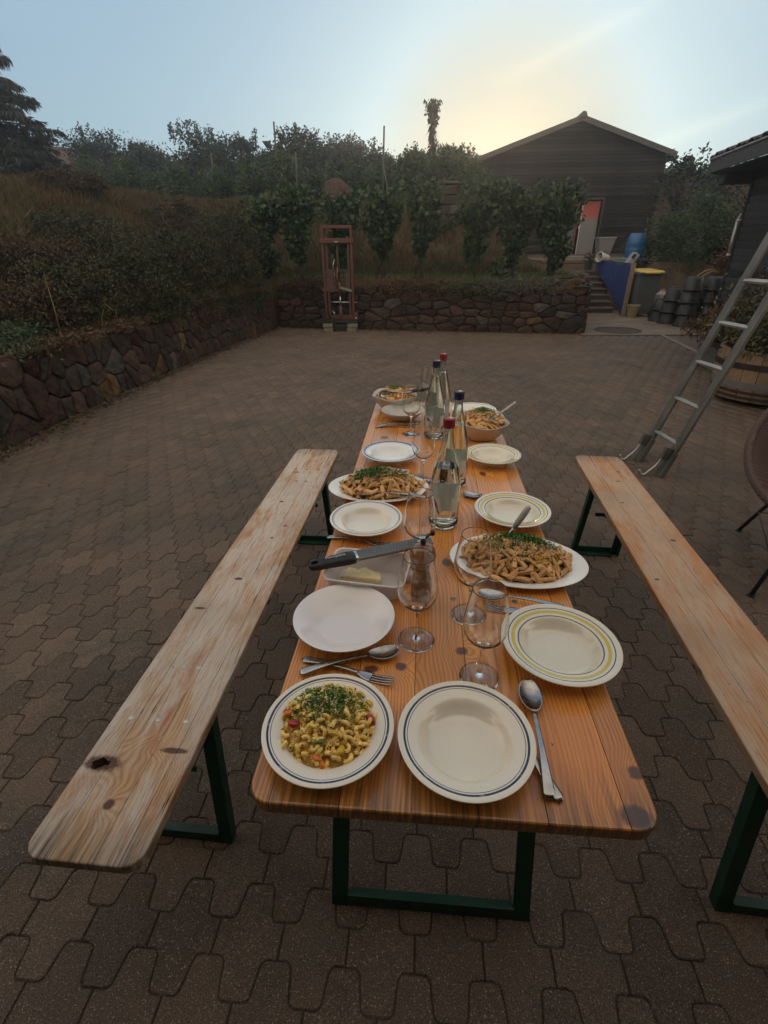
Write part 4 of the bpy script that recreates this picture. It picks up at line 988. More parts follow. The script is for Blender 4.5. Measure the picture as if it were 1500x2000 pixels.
# blue stair panel with pale post
bluem = simple('blue painted panel', (.020,.042,.17), (.016,.034,.13), scale=3, rough=.6, bump=.25, dirt=.35, dirtcol=(.02,.02,.03))
bp_ = thing('stair_screen', 'dark blue sheet closing the side of the steps, its lower edge following them', 'panel', (4.78,12.80,0))
MB().add([(-.02,0,.02),(-.02,0,1.12),(-.10,2.35,1.15),(-.10,2.35,.95),(-.06,1.2,.58),(.01,0,.02),(.01,0,1.12),(-.07,2.35,1.15),(-.07,2.35,.95),(-.03,1.2,.58)],
         [(0,4,3,2,1),(5,6,7,8,9),(0,1,6,5),(1,2,7,6),(2,3,8,7),(3,4,9,8),(4,0,5,9)]).obj('sheet', bluem, bp_)
MB().box((.0,1.15,1.16),(.05,2.3,.03),(.012,0,.034)).obj('top_rail', bluem, bp_)
MB().beam((.035,-.03,0),(.035,-.03,1.17),.10,.05,(0,1,0)).obj('end_post', simple('beige post', (.25,.19,.13), rough=.8), bp_, bevel=.005)
# small things on the wall tops beside the panel
wh = simple('white plastic', (.52,.50,.46), rough=.45)
o = thing('white_bucket', 'white plastic bucket lying on its side at the top of the blue panel', 'bucket', (4.72,14.75,1.25)); MB().lathe([(0,-.14),(.085,-.14),(.12,.14),(.13,.14),(.13,.16),(.11,.16),(.075,-.12),(0,-.12)], 24).obj('bucket_body', wh, o, True, rot=(R(80),0,R(-65)), angle=30)
MB().tube([(-.12,.02,.08),(0,-.02,.17),(.13,.05,.10)], .006, 5).obj('handle', blk, o)
o = thing('dark_planter', 'dark green pot with a small plant at the head of the steps', 'pot', (4.50,15.25,.95)); MB().lathe([(0,0),(.09,0),(.12,.22),(.10,.22),(.09,.18),(0,.18)], 20).obj('pot_body', simple('dark green', (.03,.05,.04)), o, True, angle=30)
link('leaves', leaf_mesh('leaves', np.array([0,0,.3])+np.random.default_rng(1).normal(0,.08,(160,3)), .07, .03, LM['bush'], np.random.default_rng(2)), o)
o = thing('green_crate', 'pale green plastic crate on the wall behind the blue panel', 'crate', (5.02,14.15,1.155))
cr_ = MB(); 
for a in ((0,-.12,.05,.38,.015,.10),(0,.12,.05,.38,.015,.10),(-.19,0,.05,.015,.24,.10),(.19,0,.05,.015,.24,.10),(0,0,.008,.38,.24,.015)): cr_.box(a[:3], a[3:])
cr_.obj('crate_body', simple('pale green', (.20,.26,.20), rough=.5), o, bevel=.004)
MB().box((0,-.13,.085),(.40,.02,.03)).obj('crate_rim', simple('pale green rim', (.24,.30,.24), rough=.5), o)
# wheelie bin
gr = simple('grey bin plastic', (.085,.092,.092), (.07,.076,.076), rough=.45, spec=.4); yel = simple('yellow lid', (.50,.35,.06), (.44,.30,.05), rough=.4)
bn = thing('wheelie_bin', 'grey wheeled rubbish bin with yellow lid beside the blue panel', 'bin', (5.16,12.85,.012), R(6))
MB().box((0,0,.50),(.43,.46,.88),None,1.24).obj('bin_body', gr, bn, bevel=.025)
MB().box((0,0,.935),(.60,.64,.05)).obj('rim', gr, bn, bevel=.012)
MB().add([(-.30,-.34,.965),(.30,-.34,.965),(.30,.30,.985),(-.30,.30,.985),(-.27,-.30,1.0),(.27,-.30,1.0),(.25,.26,1.035),(-.25,.26,1.035)], [(0,3,2,1),(4,5,6,7),(0,1,5,4),(1,2,6,5),(2,3,7,6),(3,0,4,7)]).obj('lid', yel, bn, bevel=.012)
MB().box((0,-.345,.955),(.34,.03,.03)).obj('lid_lip', yel, bn, bevel=.006)
for s in (-1,1): MB().tube([(s*.20,-.22,.10),(s*.25,-.22,.10)], .095, 18).obj('wheel', blk, bn, True, angle=40)
MB().tube([(-.22,.37,.93),(.22,.37,.93)], .016, 8).obj('handle', gr, bn, True)
o = thing('grey_box', 'pale grey hollow plastic box leaning on the wall above the bin', 'box', (5.10,13.75,1.10)); bb = MB(); bb.box((0,0,.13),(.14,.26,.30),(0,.55,0)); bb.obj('box_body', simple('pale grey plastic', (.27,.27,.26), rough=.5), o, bevel=.02)
MB().box((-.012,-.135,.20),(.07,.01,.10),(0,.55,0)).obj('opening', blk, o)
o = thing('netting_heap', 'heap of dark netting lying on the wall behind the yellow lid', 'net', (5.35,13.95,1.10))
nm = MB(); q = np.random.default_rng(5)
for k in range(26):
    a = q.uniform(-.25,.25); nm.tube([(a+q.normal(0,.08),q.normal(0,.06),q.uniform(0,.18)*(1-abs(a)*2)) for _ in range(5)], .013, 5)
nm.obj('net', simple('dark net', (.03,.03,.033), (.06,.06,.065), rough=.7), o, True)
# drum
dm = simple('blue drum plastic', (.02,.11,.27), (.017,.09,.22), rough=.4, dirt=.2)
o = thing('blue_drum', 'bright blue plastic drum standing on the terrace wall', 'drum', (5.50,14.75,1.16)); o.scale = (.88,.88,.92)
MB().lathe([(0,0),(.22,0),(.245,.02),(.265,.1),(.275,.25),(.28,.34),(.272,.36),(.28,.38),(.275,.5),(.25,.63),(.21,.70),(.20,.72),(.185,.72),(.18,.70),(0,.70)], 36).obj('drum_body', dm, o, True, angle=35)
MB().lathe([(.283,.0),(.288,.012),(.283,.024)], 30, (0,0,.35)).obj('drum_ring', dm, o, True)
for s in (-1,1): MB().lathe([(0,.0),(.028,0),(.028,.02),(0,.02)], 12, (s*.1,0,.70)).obj('bung', blk, o)
o = thing('grey_hose_coil', 'pale grey coil of hose leaning against the right side of the blue drum', 'hose', (5.98,14.5,1.16)); MB().tube([(.07*math.cos(a),.02*math.sin(a*2),.15+.14*math.sin(a)) for a in np.linspace(0,12.4,60)], .014, 6).obj('hose', simple('grey hose', (.26,.25,.22), rough=.5), o, True)
# planter by barn door, terrace bits
o = thing('square_planter', 'tapered grey square planter standing by the barn door', 'planter', (6.25,19.8,1.17)); pb = MB(); pb.box((0,0,.30),(.36,.36,.60),None,1.55); pb.obj('planter_body', simple('grey planter', (.17,.16,.155), (.14,.135,.13), rough=.7), o, bevel=.015)
MB().box((0,0,.62),(.60,.60,.05)).obj('planter_rim', simple('grey planter rim', (.21,.20,.195), rough=.7), o, bevel=.01)
# jug, block
wj = simple('milky plastic jug', (.42,.36,.33), (.36,.31,.28), rough=.4, sub=0)
o = thing('white_jug', 'milky white plastic canister standing on a wooden block by the wall', 'canister', (5.86,13.35,.19), R(20))
j = MB(); j.box((0,0,.13),(.24,.16,.26)); j.add([(-.12,-.08,.26),(.12,-.08,.26),(.12,.08,.26),(-.12,.08,.26),(-.05,-.03,.34),(.03,-.03,.34),(.03,.03,.34),(-.05,.03,.34)], [(0,1,5,4),(1,2,6,5),(2,3,7,6),(3,0,4,7),(4,5,6,7)]); j.obj('jug_body', wj, o, bevel=.015)
MB().tube([(-.03,0,.33),(.04,0,.37),(.10,0,.34),(.10,0,.24)], .016, 6).obj('jug_handle', wj, o, True); MB().lathe([(0,0),(.025,0),(.025,.03),(0,.03)], 12, (-.03,0,.34)).obj('jug_cap', wh, o)
woodb = simple('pale block wood', (.28,.19,.12), (.22,.15,.10), scale=6, rough=.8)
o = thing('wooden_block', 'pale wooden block under the white canister', 'block', (5.84,13.30,.012), R(12)); MB().box((0,0,.045),(.34,.42,.09)).obj('block', woodb, o, bevel=.008); MB().box((.01,.04,.133),(.28,.32,.085)).obj('block', woodb, o, bevel=.008)
o = thing('beige_pot', 'small beige flower pot at the foot of the pale post', 'pot', (4.90,12.45,.012)); MB().lathe([(0,0),(.095,0),(.14,.25),(.15,.25),(.15,.28),(.13,.28),(.125,.25),(.085,.02),(0,.02)], 24).obj('pot_body', simple('beige pot', (.27,.22,.15), rough=.7), o, True, angle=30)
# yellow hose on the wall
o = thing('yellow_hose', 'yellow garden hose looped on the concrete wall and floor beside the black pots', 'hose', (6.35,13.2,.03)); hp = [(-.55,-.25,.02),(-.3,-.3,.02),(0,-.15,.03),(.02,.12,.2),(.10,.25,.5),(.28,.28,.78),(.5,.25,.95),(.72,.20,.93),(.85,.12,.75)]
from mathutils.geometry import interpolate_bezier
def smooth_path(p, n=5):
    out = []; p = [Vector(v) for v in p]
    for a in range(len(p)-1):
        t0 = (p[min(a+1,len(p)-1)]-p[max(a-1,0)])/6; t1 = (p[min(a+2,len(p)-1)]-p[a])/6
        out += interpolate_bezier(p[a], p[a]+t0, p[a+1]-t1, p[a+1], n+1)[:-1]
    return out+[p[-1]]
yh = simple('dull yellow hose', (.30,.23,.10), rough=.5); MB().tube(smooth_path(hp), .017, 7).obj('hose', yh, o, True); MB().tube(smooth_path([(p[0]+.07,p[1]-.03,p[2]*.96) for p in hp[2:]]), .017, 7).obj('hose', yh, o, True)
o = thing('rusty_coil', 'coil of rusty wire hanging on the wall behind the pots', 'wire coil', (6.95,13.0,.80)); MB().tube([(.22*math.cos(a),.03*math.sin(3*a),.14*math.sin(a)) for a in np.linspace(0,25,90)], .012, 5).obj('wire', rust, o, True)
o = thing('wall_planks', 'weathered pale planks leaning on the wall end behind the pots', 'planks', (7.0,12.0,0))
for k in range(4): MB().box((k*-.02,.28-k*.22,.48),(.03,.15,.95-k*.12),(0,.12+.05*k,0)).obj('plank', woodb if k%2 else blockm, o, bevel=.004)
# black pots stacked upside down
ppm = simple('black pot plastic', (.018,.019,.022), (.013,.014,.016), scale=5, rough=.5, spec=.45, dirt=.3, dirtcol=(.05,.045,.04))
pm = MB(); n = 28
pm.lathe([(.198,0),(.205,0),(.207,.028),(.197,.030),(.150,.222),(.142,.232),(.06,.232),(.055,.226),(0,.226)], n); pot_me = pm.mesh('pot_body', ppm, True); pot_me.set_sharp_from_angle(angle=R(35))
rm = MB().lathe([(.200,.0),(.212,.004),(.212,.024),(.200,.030)], n).mesh('pot_rim', ppm, True)
stacks = [((5.42,10.98),4,'front left stack'),((5.86,11.06),4,'front right stack by the shed corner'),((5.30,11.42),3,'second stack from the front'),((5.68,11.55),4,'middle stack of black pots'),((6.12,11.60),4,'back stack at the wall'),((5.28,11.86),2,'short stack behind the front ones'),((5.62,12.10),3,'stack under the rusty coil')]
words = ['lowest','second','third','topmost']
for (x,y),n_p,lab in stacks:
    for k in range(n_p):
        w_ = 'topmost' if k == n_p-1 else words[k]
        o = thing('flower_pot', 'upturned black pot, %s of the %s' % (w_, lab), 'flower pot', (x+random.gauss(0,.012),y+random.gauss(0,.012),.012+k*.231), random.uniform(0,6), 'upturned black pots')
        link('pot_body', pot_me, o); link('pot_rim', rm, o)
for (x,y),lab in (((5.05,12.25),'single upturned black pot on the floor, farthest left'),((5.16,11.98),'single upturned black pot on the floor in front of the farthest one')):
    o = thing('flower_pot', lab, 'flower pot', (x+.45,y+.25,.012), 0, 'upturned black pots'); o.scale = (1,1,.85); link('pot_body', pot_me, o); link('pot_rim', rm, o)

# ---- aluminium ladder
alu = simple('worn aluminium', (.15,.143,.132), (.085,.08,.075), scale=5, rough=.5, metal=.55, bump=.12, dirt=.35, dirtcol=(.12,.11,.10), stretch=(3,3,.5))
aluL = simple('bright rung aluminium', (.42,.41,.39), (.33,.32,.31), rough=.4, metal=.7)
lad = thing('ladder', 'worn aluminium ladder with hooked feet standing at the right side of the yard', 'ladder', (1.70,3.17,0))
Lv = Vector((.305,.028,1)).normalized(); LS = Vector((-.13,.99,0)).normalized()*.150; LL = 3.2
for s in (1,-1):
    a = LS*s; MB().beam(a+Vector((0,0,0))+Lv*.02, a+Lv*LL, .026,.066,LS).obj('rail', alu, lad, bevel=.006)
    fo = link('foot', None, lad)
    MB().beam(a+Lv*.0+LS.normalized()*0, a+Lv*.20, .036,.078,LS).obj('foot_sleeve', alu, fo, bevel=.004)
    b = a+Vector((-.055,0,0))
    MB().tube(smooth_path([b+Lv*.18, b+Lv*.10+Vector((-.008,0,0)), b+Vector((-.022,0,.045)), b+Vector((-.055,0,.012)), b+Vector((-.085,0,.022)), b+Vector((-.095,0,.050))]), .009, 8).obj('hook', aluL, fo, True)
    MB().box(b+Lv*.19+Vector((.01,0,0)),(.05,.035,.09),(0,.3,0)).obj('hook_plate', alu, fo, bevel=.004)
for k in range(11):
    c = Lv*(.26+.275*k); MB().tube([c-LS*.93, c+LS*.93], .016, 8).obj('rung', aluL, lad, True, angle=40)
    for s in (1,-1): MB().tube([c+LS*s*1.0, c+LS*s*1.12], .012, 10).obj('rung_end', blk, lad)

# ---- barrel planter
sw1 = simple('barrel stave wood', (.235,.155,.095), (.16,.105,.065), scale=6, rough=.75, bump=.35, stretch=(1,1,.25), tone=.22, dirt=.3)
sgrey = simple('grey painted band', (.13,.12,.125), (.10,.095,.10), rough=.7)
hoop = simple('dark hoop', (.05,.035,.03), (.03,.022,.02), rough=.55, metal=.5)
br = thing('barrel_planter', 'half wine barrel planter with dark hoops standing at the shed wall', 'barrel', (3.66,5.20,0))
bprof = [(.46,.06),(.475,.12),(.492,.22),(.500,.34),(.502,.46),(.498,.56)]
NS = 22
for k in range(NS):
    a0, a1 = 2*PI*k/NS+.006, 2*PI*(k+1)/NS-.006; mb = MB(); vs = []
    for r, z in bprof:
        for q, rr in ((a0,r),((a0+a1)/2,r+.004),(a1,r),(a1,r-.03),(a0,r-.03)): vs.append((rr*math.cos(q), rr*math.sin(q), z))
    fs = [(i*5+j, i*5+(j+1)%5, (i+1)*5+(j+1)%5, (i+1)*5+j) for i in range(len(bprof)-1) for j in range(5)]+[(4,3,2,1,0), tuple((len(bprof)-1)*5+j for j in range(5))]
    o = mb.add(vs, fs).obj('stave', sw1, br); o['tone'] = random.random()
for z, r in ((.10,.473),(.155,.484),(.40,.505),(.43,.5055)): MB().lathe([(r,-.014),(r+.006,-.014),(r+.006,.014),(r,.014)], 44, (0,0,z)).obj('hoop', hoop, br, True, angle=30)
MB().lathe([(.488,.19),(.496,.19),(.5005,.26),(.496,.26)], 44).obj('grey_band', sgrey, br, True, angle=40)
MB().lathe([(0,.50),(.47,.50)], 30).obj('soil', simple('potting soil', (.025,.018,.012), rough=.95), br)
for q in (.5,2.6,4.7): MB().box((.33*math.cos(q),.33*math.sin(q),.03),(.12,.12,.06)).obj('block_foot', blk, br)
g = np.random.default_rng(90); P = crown_points(6500,(.60,.60,.42),g,46,.2,.3); P[:,2] += .82; P = P[P[:,2] > .50]
pl = thing('barrel_shrub', 'dense small-leaved shrub with dry brown leaves growing in the wine barrel', 'shrub', (3.66,5.20,0))
link('foliage', leaf_mesh('foliage', P, .060, .028, LM['pot'], g), pl); sb = MB()
for q in range(8): a = g.uniform(0,6.28); sb.tube([(0,0,.45),(math.cos(a)*.2,math.sin(a)*.2,.7),(math.cos(a)*.42,math.sin(a)*.42,1.1)], [.014,.009,.003], 5)
sb.obj('stems', bark, pl)
gp = thing('grey_planter', 'low grey trough planter on the ground behind the ladder', 'planter', (4.05,6.75,0), -R(6)); MB().box((0,0,.15),(.38,.8,.30),None,1.08).obj('planter_body', simple('grey trough', (.09,.088,.088), rough=.7), gp, bevel=.02)
P = crown_points(3600,(.45,.7,.34),g,30,.2,.3); P[:,2] += .50; P = P[P[:,2] > .28]
pl = thing('planter_plant', 'spiky mixed plant with dry pinkish leaves in the grey trough', 'plant', (4.05,6.75,0)); link('foliage', leaf_mesh('foliage', P, .11, .025, LM['autumn'], g, up=.1), pl)
tag(MB().box((4.10,5.95,.18),(.28,.5,.36),(0,0,-.11)).obj('wooden_box', simple('grey slat wood', (.085,.08,.078), rough=.8), None, bevel=.012), 'dark low wooden box beside the barrel at the shed wall', 'box')

# ---- rattan bucket chair
rat = NT('woven rattan'); o3 = rat.sep(); wv1 = rat.m('SINE', rat.m('MULTIPLY', rat.m('ADD', o3[0], rat.m('MULTIPLY', o3[2], 1.3)), 420)); wv2 = rat.m('SINE', rat.m('MULTIPLY', rat.m('SUBTRACT', o3[1], o3[2]), 210))
wf = rat.m('MULTIPLY', wv1, wv2); rattan = rat.bsdf(rat.mix(rat.mr(wf,-.6,.6), (.045,.022,.017), (.12,.066,.05)), .6, normal=rat.bump(wf,.8,.004))
ch = thing('rattan_chair', 'round woven rattan bucket chair with black cushion and thin black legs at the right edge', 'chair', (1.93,1.86,0))
cc = Vector((0.06,-.02,.70)); nrm = Vector((-.42,-.38,.82)).normalized(); ux = nrm.cross(Vector((0,0,1))).normalized(); uy = nrm.cross(ux)
def bowl(rho, a, dep): 
    return cc+ux*(math.cos(a)*rho*.43)+uy*(math.sin(a)*rho*.50)-nrm*(dep*(1-rho**2.3))
mb = MB(); NA, NR = 48, 10; vs = []
for i_ in range(NR+1):
    for j_ in range(NA): vs.append(bowl(1-i_/NR*.97, 2*PI*j_/NA, .34))
fs = [(i_*NA+j_, i_*NA+(j_+1)%NA, (i_+1)*NA+(j_+1)%NA, (i_+1)*NA+j_) for i_ in range(NR) for j_ in range(NA)]
mb.add(vs, fs).obj('woven_shell', rattan, ch, True, solid=.012)
MB().tube([bowl(1.0,a,.34) for a in np.linspace(0,2*PI,60)[:-1]], .019, 10, closed=True).obj('rim', rattan, ch, True)
mb = MB(); vs = []
for i_ in range(9):
    rr = .72*(1-i_/8*.98)
    for j_ in range(36):
        p = bowl(rr, 2*PI*j_/36, .34)+nrm*(.03+.075*(1-(rr/.72)**4)**.5+.008*math.sin(5*j_)*0); vs.append(p)
for j_ in range(36): vs.append(bowl(.72, 2*PI*j_/36, .34)+nrm*.008)
fs = [(i_*36+j_, i_*36+(j_+1)%36, (i_+1)*36+(j_+1)%36, (i_+1)*36+j_) for i_ in range(8) for j_ in range(36)]+[(9*36+j_, 9*36+(j_+1)%36, (j_+1)%36, j_) for j_ in range(36)]
mb.add(vs, fs).obj('cushion', simple('black cushion cloth', (.014,.014,.016), (.010,.010,.012), rough=.9, bump=.4, bscale=300), ch, True)
feet = [(-.07,.37,0),(-.36,-.27,0),(.42,.33,0),(.20,-.42,0)]
hub = Vector((.05,-.0,.43))
for f_ in feet:
    t0 = hub+(Vector(f_)-hub)*.0+Vector((f_[0]*.55,f_[1]*.55,.02)); lg = link('leg', MB().tube([t0, Vector(f_)+Vector((0,0,.012))], [.010,.010], 8).mesh('leg', blk, True), ch)
    MB().lathe([(0,0),(.019,0),(.016,.010),(0,.012)], 12, f_).obj('foot_pad', blk, lg)
ring = [hub+Vector((f_[0]*.55,f_[1]*.55,.02)) for f_ in (feet[0],feet[1],feet[3],feet[2])]
MB().tube(ring, .009, 8, closed=True).obj('seat_ring', blk, ch, True)
mid = [Vector((f_[0]*.80,f_[1]*.80,.17)) for f_ in (feet[0],feet[1],feet[3],feet[2])]
MB().tube(mid, .004, 6, closed=True).obj('brace', blk, ch, True)
# ================================================================= TABLE AND BENCHES
def wood(name, c1, c2, cpatch, knots, freq=70, rough=.4, coat=0, weather=None, crack=.0, wear=.3, seed=0, bumpk=.25, redstreak=None, ends=None):
    t = NT(name); P = t.co.outputs['Object']; x, y, z = t.sep(P)
    tone = t.attr('tone'); off = t.m('MULTIPLY', tone, 37.0)
    W = None; dark = None
    for (kx, ky, rx, ry) in knots:
        dv = t.vm('MULTIPLY', t.vm('SUBTRACT', t.comb(x,y,0.0), (kx,ky,0)), (1/rx,1/ry,0))
        d = t.vm('LENGTH', dv); e = t.m('POWER', 2.718, t.m('MULTIPLY', t.m('MULTIPLY', d, d), -.16))
        W = e if W is None else t.m('ADD', W, e)
        dd = t.m('ADD', d, t.m('MULTIPLY', t.m('SUBTRACT', t.noise(P, 90, 3), .5), .7))
        k = t.mr(dd, .75, 1.15, 1, 0); dark = k if dark is None else t.m('MAXIMUM', dark, k)
    base = t.m('ADD', t.m('MULTIPLY', x, t.m('MULTIPLY', t.mr(t.m('FRACT', t.m('MULTIPLY', tone, 7.3)), 0, 1, .45, 1.25), freq)), off)
    warp = t.noise(t.comb(t.m('ADD', x, off), t.m('MULTIPLY', y, .22), z), 5.5, 2, .5)
    base = t.m('ADD', base, t.m('MULTIPLY', warp, 34))
    if W is not None: base = t.m('ADD', base, t.m('MULTIPLY', W, 11))
    ring = t.m('ADD', t.m('MULTIPLY', t.m('SINE', t.m('MULTIPLY', base, 2.2)), .5), .5)
    ring = t.m('POWER', ring, 1.7)
    fine = t.noise(P, 1, 5, .6, stretch=(420,9,60)); fine2 = t.noise(P, 1, 3, .6, stretch=(130,3.2,20))
    col = t.mix(t.mr(t.m('ADD', t.m('MULTIPLY', ring, .6), t.m('MULTIPLY', fine2, .5)), .25, .95), c1, c2)
    col = t.mix(t.mr(t.noise(P, 3.3, 4, stretch=(1.5,.7,1)), .45, .7, 0, wear), col, cpatch)
    col = t.mul(col, t.mr(fine, .3, .7, .82, 1.12)); col = t.mul(col, t.mr(tone, 0, 1, .78, 1.12))
    if redstreak: col = t.mix(t.mr(t.noise(P, 1, 4, .6, stretch=(26,2.4,1)), .57, .72, 0, .75), col, redstreak)
    r = rough
    if weather:
        wn_ = t.noise(P, 1, 6, .72, stretch=(9,2.4,3)); fn = t.noise(P, 1, 4, .7, stretch=(260,11,30))
        k = t.m('MULTIPLY', t.mr(wn_, .40, .54), t.mr(fn, .34, .52)); col = t.mix(t.m('MULTIPLY', k, .85), col, weather)
        gk = t.mr(t.noise(P, 2.2, 5, .6), .5, .72, 0, .55); col = t.mix(gk, col, tuple(v*.62 for v in weather))
    h = t.m('ADD', t.m('MULTIPLY', fine, .6), t.m('MULTIPLY', ring, .3))
    if crack:
        cn = t.noise(P, 1, 4, .75, 0, stretch=(150,4.5,8)); cl = t.noise(P, 4.5, 3, stretch=(1,.5,1))
        ck = t.m('MULTIPLY', t.mr(cn, .61, .65), t.mr(cl, .44, .54)); col = t.mix(t.m('MULTIPLY', ck, crack), col, (.022,.015,.010)); h = t.m('SUBTRACT', h, t.m('MULTIPLY', ck, 1.5))
        dn = t.noise(P, 1, 3, .6, stretch=(120,55,50)); dk_ = t.m('MULTIPLY', t.mr(dn, .70, .73), t.mr(t.noise(P,6,2), .5,.6)); col = t.mix(t.m('MULTIPLY', dk_, .8), col, (.03,.02,.014))
    if dark is not None: col = t.mix(t.m('MULTIPLY', dark, .88), col, (.060,.012,.008))
    if ends:
        y0, y1 = ends
        de = t.m('MINIMUM', t.m('SUBTRACT', y, y0), t.m('SUBTRACT', y1, y)); e = t.mr(t.m('ADD', de, t.m('MULTIPLY', t.noise(P, 14, 4, .7), .05)), .03, .13, .75, 0)
        col = t.mix(t.m('MULTIPLY', e, t.mr(fine2,.4,.6,.3,1)), col, (.035,.027,.014))
    # faces not turned upward are mixed towards dark brown
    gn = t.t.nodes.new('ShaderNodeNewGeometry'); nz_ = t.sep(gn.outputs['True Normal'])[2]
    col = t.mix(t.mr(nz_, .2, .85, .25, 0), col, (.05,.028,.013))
    scr = t.noise(P, 1, 3, .6, stretch=(40,40,1)); rr = t.mr(t.noise(P, 7, 4), .35, .65, max(.05,r-.08), r+.12)
    return t.bsdf(col, rr, normal=t.bump(h, bumpk, .0015), coat=coat, coat_rough=.25, spec=.5)
def rounded_rect(x0, x1, y0, y1, r, n=8):
    pts = []
    for cx_, cy_, a0 in ((x1-r,y1-r,0),(x0+r,y1-r,90),(x0+r,y0+r,180),(x1-r,y0+r,270)):
        for k in range(n+1): a = R(a0+90*k/n); pts.append((cx_+r*math.cos(a), cy_+r*math.sin(a)))
    return pts
def planks(parent, name, x0, x1, y0, y1, r, zt, th_, cuts, mat, gap=.0006, tones=None, bev=.004):
    out = []; edges = [x0]+cuts+[x1]; poly = rounded_rect(x0,x1,y0,y1,r)
    for k,(a,b) in enumerate(zip(edges, edges[1:])):
        p = poly
        if k: p = clip(p, (a+gap,0), (-1,0))
        if k < len(edges)-2: p = clip(p, (b-gap,0), (1,0))
        q = []
        for v in p:
            if not q or math.dist(v, q[-1]) > 1e-5: q.append(v)
        if math.dist(q[0], q[-1]) < 1e-5: q.pop()
        mb = MB(); mb.prism(q, zt-th_, zt); o = mb.obj(name, mat, parent)
        # chamfer only the outer edges: bevel modifier with small width keeps the seams fine
        bm = bmesh.new(); bm.from_mesh(o.data)
        es = [e for e in bm.edges if abs(e.verts[0].co.z-e.verts[1].co.z) < 1e-6 and not (all(abs(v.co.x-(a+gap)) < 1e-5 for v in e.verts) and k) and not (all(abs(v.co.x-(b-gap)) < 1e-5 for v in e.verts) and k < len(edges)-2)]
        bmesh.ops.bevel(bm, geom=es, offset=bev, segments=3, affect='EDGES', profile=.5); bm.to_mesh(o.data); bm.free()
        o['tone'] = tones[k] if tones else random.random(); out.append(o)
    return out
green = simple('dark green leg paint', (.006,.050,.028), (.004,.036,.020), scale=9, rough=.45, dirt=.45, dirtcol=(.012,.012,.011), spec=.4)
steelm = simple('bare bracket steel', (.20,.20,.19), rough=.4, metal=.8)
TH = .77
tabm = wood('varnished pine tabletop', (.74,.31,.066), (.50,.165,.028), (.54,.155,.028),
            [(.274,.020,.026,.017),(.300,.090,.013,.012),(-.084,.287,.012,.011),(-.143,.276,.016,.010),(.040,.338,.013,.011),(.175,1.25,.012,.02),(-.12,.62,.010,.012),(.27,.62,.012,.016),(-.22,1.62,.02,.02),(.02,.66,.012,.020),(.10,1.05,.008,.010),(-.03,1.42,.009,.012)],
            freq=430, rough=.32, coat=.5, crack=.35, wear=.6, bumpk=.22, ends=(0,2.2))
tb = thing('beer_table', 'long varnished pine beer table with green folding legs laid for a meal', 'table', (0,0,0))
planks(tb, 'plank', -.309, .309, 0, 2.2, .038, TH, .027, [-.272,-.165,-.055,.045,.145,.262], tabm, tones=[.5,.15,.8,.2,.55,.9,.1], bev=.0045)
for k,(x,y) in enumerate([(.031,.508),(-.115,.508),(.175,.508),(.031,1.70),(-.115,1.70)]):
    MB().lathe([(0,.0014),(.0055,.0012),(.0066,.0),(.0066,-.002)], 16, (x,y,TH)).obj('screw', steelm, tb, True)
# frame battens + legs
for y in (.42,1.78):
    MB().box((0,y,TH-.027-.014),(.52,.06,.028)).obj('batten', tabm, tb, bevel=.003)
def leg_frame(parent, y0, hw, top, z1, s=1, w=.045, lean=.0, foot=.045):
    """U frame of angle steel standing at y0, hinged at z1"""
    for q in (-1,1):
        l = MB(); l.beam((q*hw,y0,0),(q*top,y0+s*lean,z1),w,.006,(0,1,0)); l.beam((q*(hw-.0)-q*.0,y0-.0,0),(q*top,y0+s*lean,z1),.006,w*.85,(0,1,0)) if False else None
        l.add([(v[0]+q*w/2-q*.003 if i else v[0]+q*w/2-q*.003, v[1], v[2]) for i, v in enumerate([(q*hw-.003,y0,0),(q*hw+.003,y0,0),(q*hw+.003,y0+s*w*.8,0),(q*hw-.003,y0+s*w*.8,0),(q*top-.003,y0+s*lean,z1),(q*top+.003,y0+s*lean,z1),(q*top+.003,y0+s*(lean+w*.8),z1),(q*top-.003,y0+s*(lean+w*.8),z1)])], [(0,3,2,1),(4,5,6,7),(0,1,5,4),(1,2,6,5),(2,3,7,6),(3,0,4,7)])
        l.obj('leg', green, parent)
    MB().box((0,y0+.001,foot/2+.008),(hw*2-w-.002,.006,foot)).obj('foot_bar', green, parent)
    MB().box((0,y0+s*.02,.011),(hw*2-w-.002,.034,.005)).obj('foot_bar', green, parent)
    MB().beam((-top,y0+s*lean,z1-.01),(top,y0+s*lean,z1-.01),.03,.03).obj('hinge_bar', green, parent)
leg_frame(tb, .19, .232, .218, TH-.03, 1, .042, .22, .048)
leg_frame(tb, 2.01, .232, .218, TH-.03, -1, .042, .22, .048)
for y0,s in ((.19,1),(2.01,-1)):
    for q in (-1,1): MB().beam((q*.19,y0+s*.16,.46),(q*.19,y0+s*.62,TH-.035),.022,.006,(1,0,0)).obj('brace', green, tb)

